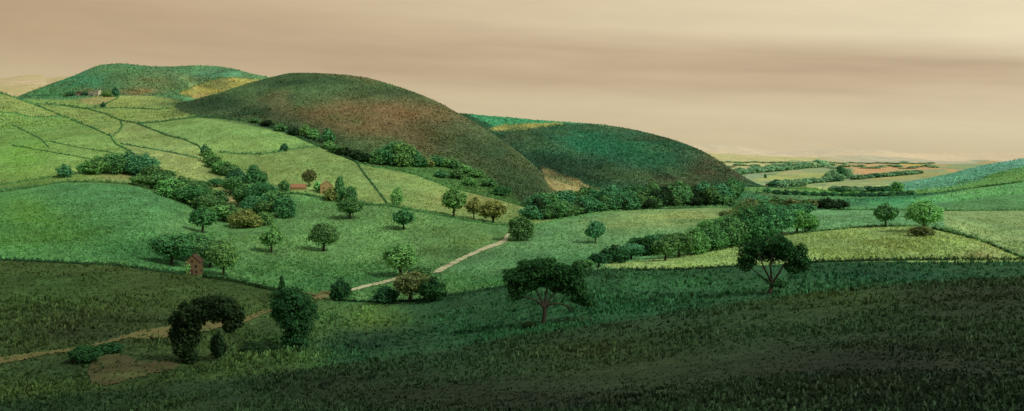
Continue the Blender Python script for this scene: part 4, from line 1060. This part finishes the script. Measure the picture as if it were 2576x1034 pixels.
def grass(name, ua, ub, n, hgt, seed, label='rough grass and rush tufts covering the pasture', cat='grass', lo=.55, hi=2.1):
    r = np.random.default_rng(seed)
    r0, r1 = u_row(ua), u_row(ub)
    # even cover over the part of the land the view takes in
    jj = np.nonzero((XS > -700) & (XS < 3300) if ub <= 3 else (XS > -200) & (XS < 2780))[0]
    sub = Yimg[r0:r1+1][:, jj]
    dy = np.clip(-np.diff(sub, axis=0), 0.05, None)*np.gradient(XS[jj])[None, :]
    wv = dy.ravel()/dy.sum()
    pick = r.choice(len(wv), n, p=wv)
    ri, ci = pick//len(jj)+r0, jj[pick % len(jj)]
    f1, f2 = r.random(n), r.random(n)
    cj = np.minimum(ci+1, NX-1)
    bil = lambda A: (A[ri, ci]*(1-f2)+A[ri, cj]*f2)*(1-f1)+(A[ri+1, ci]*(1-f2)+A[ri+1, cj]*f2)*f1
    X, D, Z = bil(Xr), bil(Dr), bil(Zr)+ZC
    qx, qy = X/D*F+CX, HOR-F*(Z-ZC)/D
    keep = np.ones(n, bool)
    for pl, some in LANE_POLYS:
        p = np.array(pl, float); ins = np.zeros(n, bool)
        for a in range(len(p)):
            x0, y0 = p[a]; x1, y1 = p[(a+1) % len(p)]
            if y0 != y1: ins ^= ((y0 > qy) != (y1 > qy)) & (qx < (x1-x0)*(qy-y0)/(y1-y0)+x0)
        keep &= ~ins | (r.random(n) < some)
    X, D, Z, ri, ci = X[keep], D[keep], Z[keep], ri[keep], ci[keep]; n = len(X)
    col = np.clip(COLV[ri, ci]/LIGHT, .003, .85)
    clump = fbm(X, D*.7, 14, 101+seed)+.6*fbm(X, D*.7, 45, 111+seed)
    h = hgt*np.clip(D/170, .45, 1.6)*np.clip(np.exp(.28*r.normal(size=n)), .5, 1.6)*np.clip(1+(1.1 if ub <= 3 else .5)*clump, .55, 1.45)
    col = col*np.clip(1+(.7 if ub <= 3 else .22)*clump, .6, 1.4)[:, None]*np.stack([1+.15*clump, np.ones(n), 1-.1*clump], 1)
    V, Q, C = [], [], []
    for b in range(3):
        an = r.random(n)*6.28; ln = .5*r.normal(size=n); wd = h*.34
        ax = np.stack([np.cos(an), np.sin(an), np.zeros(n)], 1)
        ox, oy = r.normal(size=n)*h*.4, r.normal(size=n)*h*.4
        base = np.stack([X+ox, D+oy, Z-.05], 1)
        tip = base+np.stack([np.cos(an+1)*ln*h, np.sin(an+1)*ln*h, h], 1)
        V.append(np.stack([base-ax*wd[:, None], base+ax*wd[:, None], tip+ax*wd[:, None]*.35, tip-ax*wd[:, None]*.35], 1).reshape(-1, 3))
        C.append(np.repeat(col, 4, axis=0))
    V = np.concatenate(V); C = np.concatenate(C)
    me = mesh_np(name, V, np.arange(len(V)).reshape(-1, 4), [GM])
    at = me.attributes.new('Col', 'FLOAT_COLOR', 'POINT')
    c = np.ones((len(V), 4), np.float32); c[:, :3] = C*(lo+(hi-lo)*np.repeat(np.tile(r.random(n)**1.3, 3), 4))[:, None]
    at.data.foreach_set('color', c.ravel())
    return tag(link(name, me), label, cat, kind='stuff')
grass('grass', 1.05, 3.0, 82000, .34, 3, 'rough grass and rush tufts on the near slopes, cloud shade in their colour', lo=.5, hi=2.0)  # tufts copy the ground colour, painted cloud shade included
grass('grass', 3.0, 5.0, 56000, .31, 4, 'green grass tufts of the valley pasture', lo=.68, hi=1.42)
grass('grass', 5.0, 6.0, 36000, .3, 5, 'pale grass tufts of the left hillside fields', lo=.68, hi=1.42)
grass('bracken', 6.0, 8.0, 52000, .5, 6, 'bracken and scrub covering the brown middle hill', 'bracken', lo=.45, hi=1.9)
grass('heather', 8.0, 9.2, 46000, .8, 7, 'heather and rough grass on the far hills', 'heather', lo=.5, hi=1.8)
# --------------------------------------------------------------- sky, sun, camera
SUN_EL, SUN_AZ = math.radians(42), math.radians(128)     # azimuth clockwise from +Y: behind and to the right
w = bpy.data.worlds.new('World'); scene.world = w; w.use_nodes = True
nt = w.node_tree; nt.nodes.clear()
tc = N(nt, 'ShaderNodeTexCoord')
sx = N(nt, 'ShaderNodeSeparateXYZ'); nt.links.new(tc.outputs['Generated'], sx.inputs[0])
X_, Y_, Z_ = sx.outputs
# stratus layers: stretched noise, each band dips gently to the right
zt = math_n(nt, 'ADD', Z_, math_n(nt, 'MULTIPLY', X_, 0.055))
cv = N(nt, 'ShaderNodeCombineXYZ')
nt.links.new(math_n(nt, 'MULTIPLY', X_, 1.3), cv.inputs[0]); nt.links.new(math_n(nt, 'MULTIPLY', Y_, 1.3), cv.inputs[1]); nt.links.new(math_n(nt, 'MULTIPLY', zt, 15.0), cv.inputs[2])
band1 = noise(nt, cv.outputs[0], 1.5, 4, 0.5)
cv2 = N(nt, 'ShaderNodeCombineXYZ')
nt.links.new(math_n(nt, 'MULTIPLY', X_, 5.0), cv2.inputs[0]); nt.links.new(math_n(nt, 'MULTIPLY', Y_, 5.0), cv2.inputs[1]); nt.links.new(math_n(nt, 'MULTIPLY', zt, 34.0), cv2.inputs[2])
wisp = noise(nt, cv2.outputs[0], 1.6, 8, 0.65)
def lin(c): return tuple(s2l(c))
right = mrange(nt, X_, -0.42, 0.42, 0, 1)
base = mixrgb(nt, 'MIX', right, lin((188, 164, 129)), lin((233, 218, 184)))
# grey-pink cloud bank across the middle of the low sky
bank = math_n(nt, 'SUBTRACT', 1.0, math_n(nt, 'ABSOLUTE', mrange(nt, zt, 0.045, 0.118, -1, 1)))
bank = math_n(nt, 'MULTIPLY', mrange(nt, bank, 0.0, 0.6, 0, 1), mrange(nt, band1, 0.3, 0.62, 0.25, 1))
c1 = mixrgb(nt, 'MIX', math_n(nt, 'MULTIPLY', bank, 0.95), base, lin((183, 158, 130)))
# paler layer hugging the horizon
low = mrange(nt, zt, 0.022, 0.078, 1, 0)
c2 = mixrgb(nt, 'MIX', math_n(nt, 'MULTIPLY', low, 0.9), c1, lin((203, 187, 151)))
streak = mrange(nt, wisp, 0.3, 0.7, 0.955, 1.045)
sc = N(nt, 'ShaderNodeVectorMath', operation='SCALE'); nt.links.new(c2, sc.inputs[0]); nt.links.new(streak, sc.inputs['Scale'])
bg1 = N(nt, 'ShaderNodeBackground'); nt.links.new(sc.outputs[0], bg1.inputs[0]); bg1.inputs[1].default_value = 1.0
sky = N(nt, 'ShaderNodeTexSky', sky_type='NISHITA'); sky.sun_disc = False
sky.sun_elevation = SUN_EL; sky.sun_rotation = SUN_AZ; sky.air_density = 1.6; sky.dust_density = 4.0
bg2 = N(nt, 'ShaderNodeBackground'); nt.links.new(sky.outputs[0], bg2.inputs[0]); bg2.inputs[1].default_value = 0.09
mx = N(nt, 'ShaderNodeMixShader')
nt.links.new(mrange(nt, Z_, 0.16, 0.55, 0.0, 0.65), mx.inputs[0])
nt.links.new(bg1.outputs[0], mx.inputs[1]); nt.links.new(bg2.outputs[0], mx.inputs[2])
wo = N(nt, 'ShaderNodeOutputWorld'); nt.links.new(mx.outputs[0], wo.inputs[0])

sl = bpy.data.lights.new('sun', 'SUN'); sl.energy = 2.2; sl.angle = math.radians(4); sl.color = (1.0, 0.93, 0.82)
so = bpy.data.objects.new('sun', sl); COL.objects.link(so)
dirv = Vector((math.sin(SUN_AZ)*math.cos(SUN_EL), math.cos(SUN_AZ)*math.cos(SUN_EL), math.sin(SUN_EL)))
so.rotation_euler = dirv.to_track_quat('Z', 'Y').to_euler(); so.location = (200, -200, 300)

cam = bpy.data.cameras.new('camera'); co = bpy.data.objects.new('camera', cam); COL.objects.link(co)
co.location = (0, 0, ZC); co.rotation_euler = (math.radians(90), 0, 0)
cam.sensor_width = 36; cam.lens = 36*F/2576; cam.shift_y = -(517-HOR)/2576
cam.clip_start = 0.5; cam.clip_end = 40000
scene.camera = co
scene.view_settings.view_transform = 'Standard'; scene.view_settings.look = 'None'
scene.view_settings.exposure = 0; scene.view_settings.gamma = 1
scene.cycles.max_bounces = 5
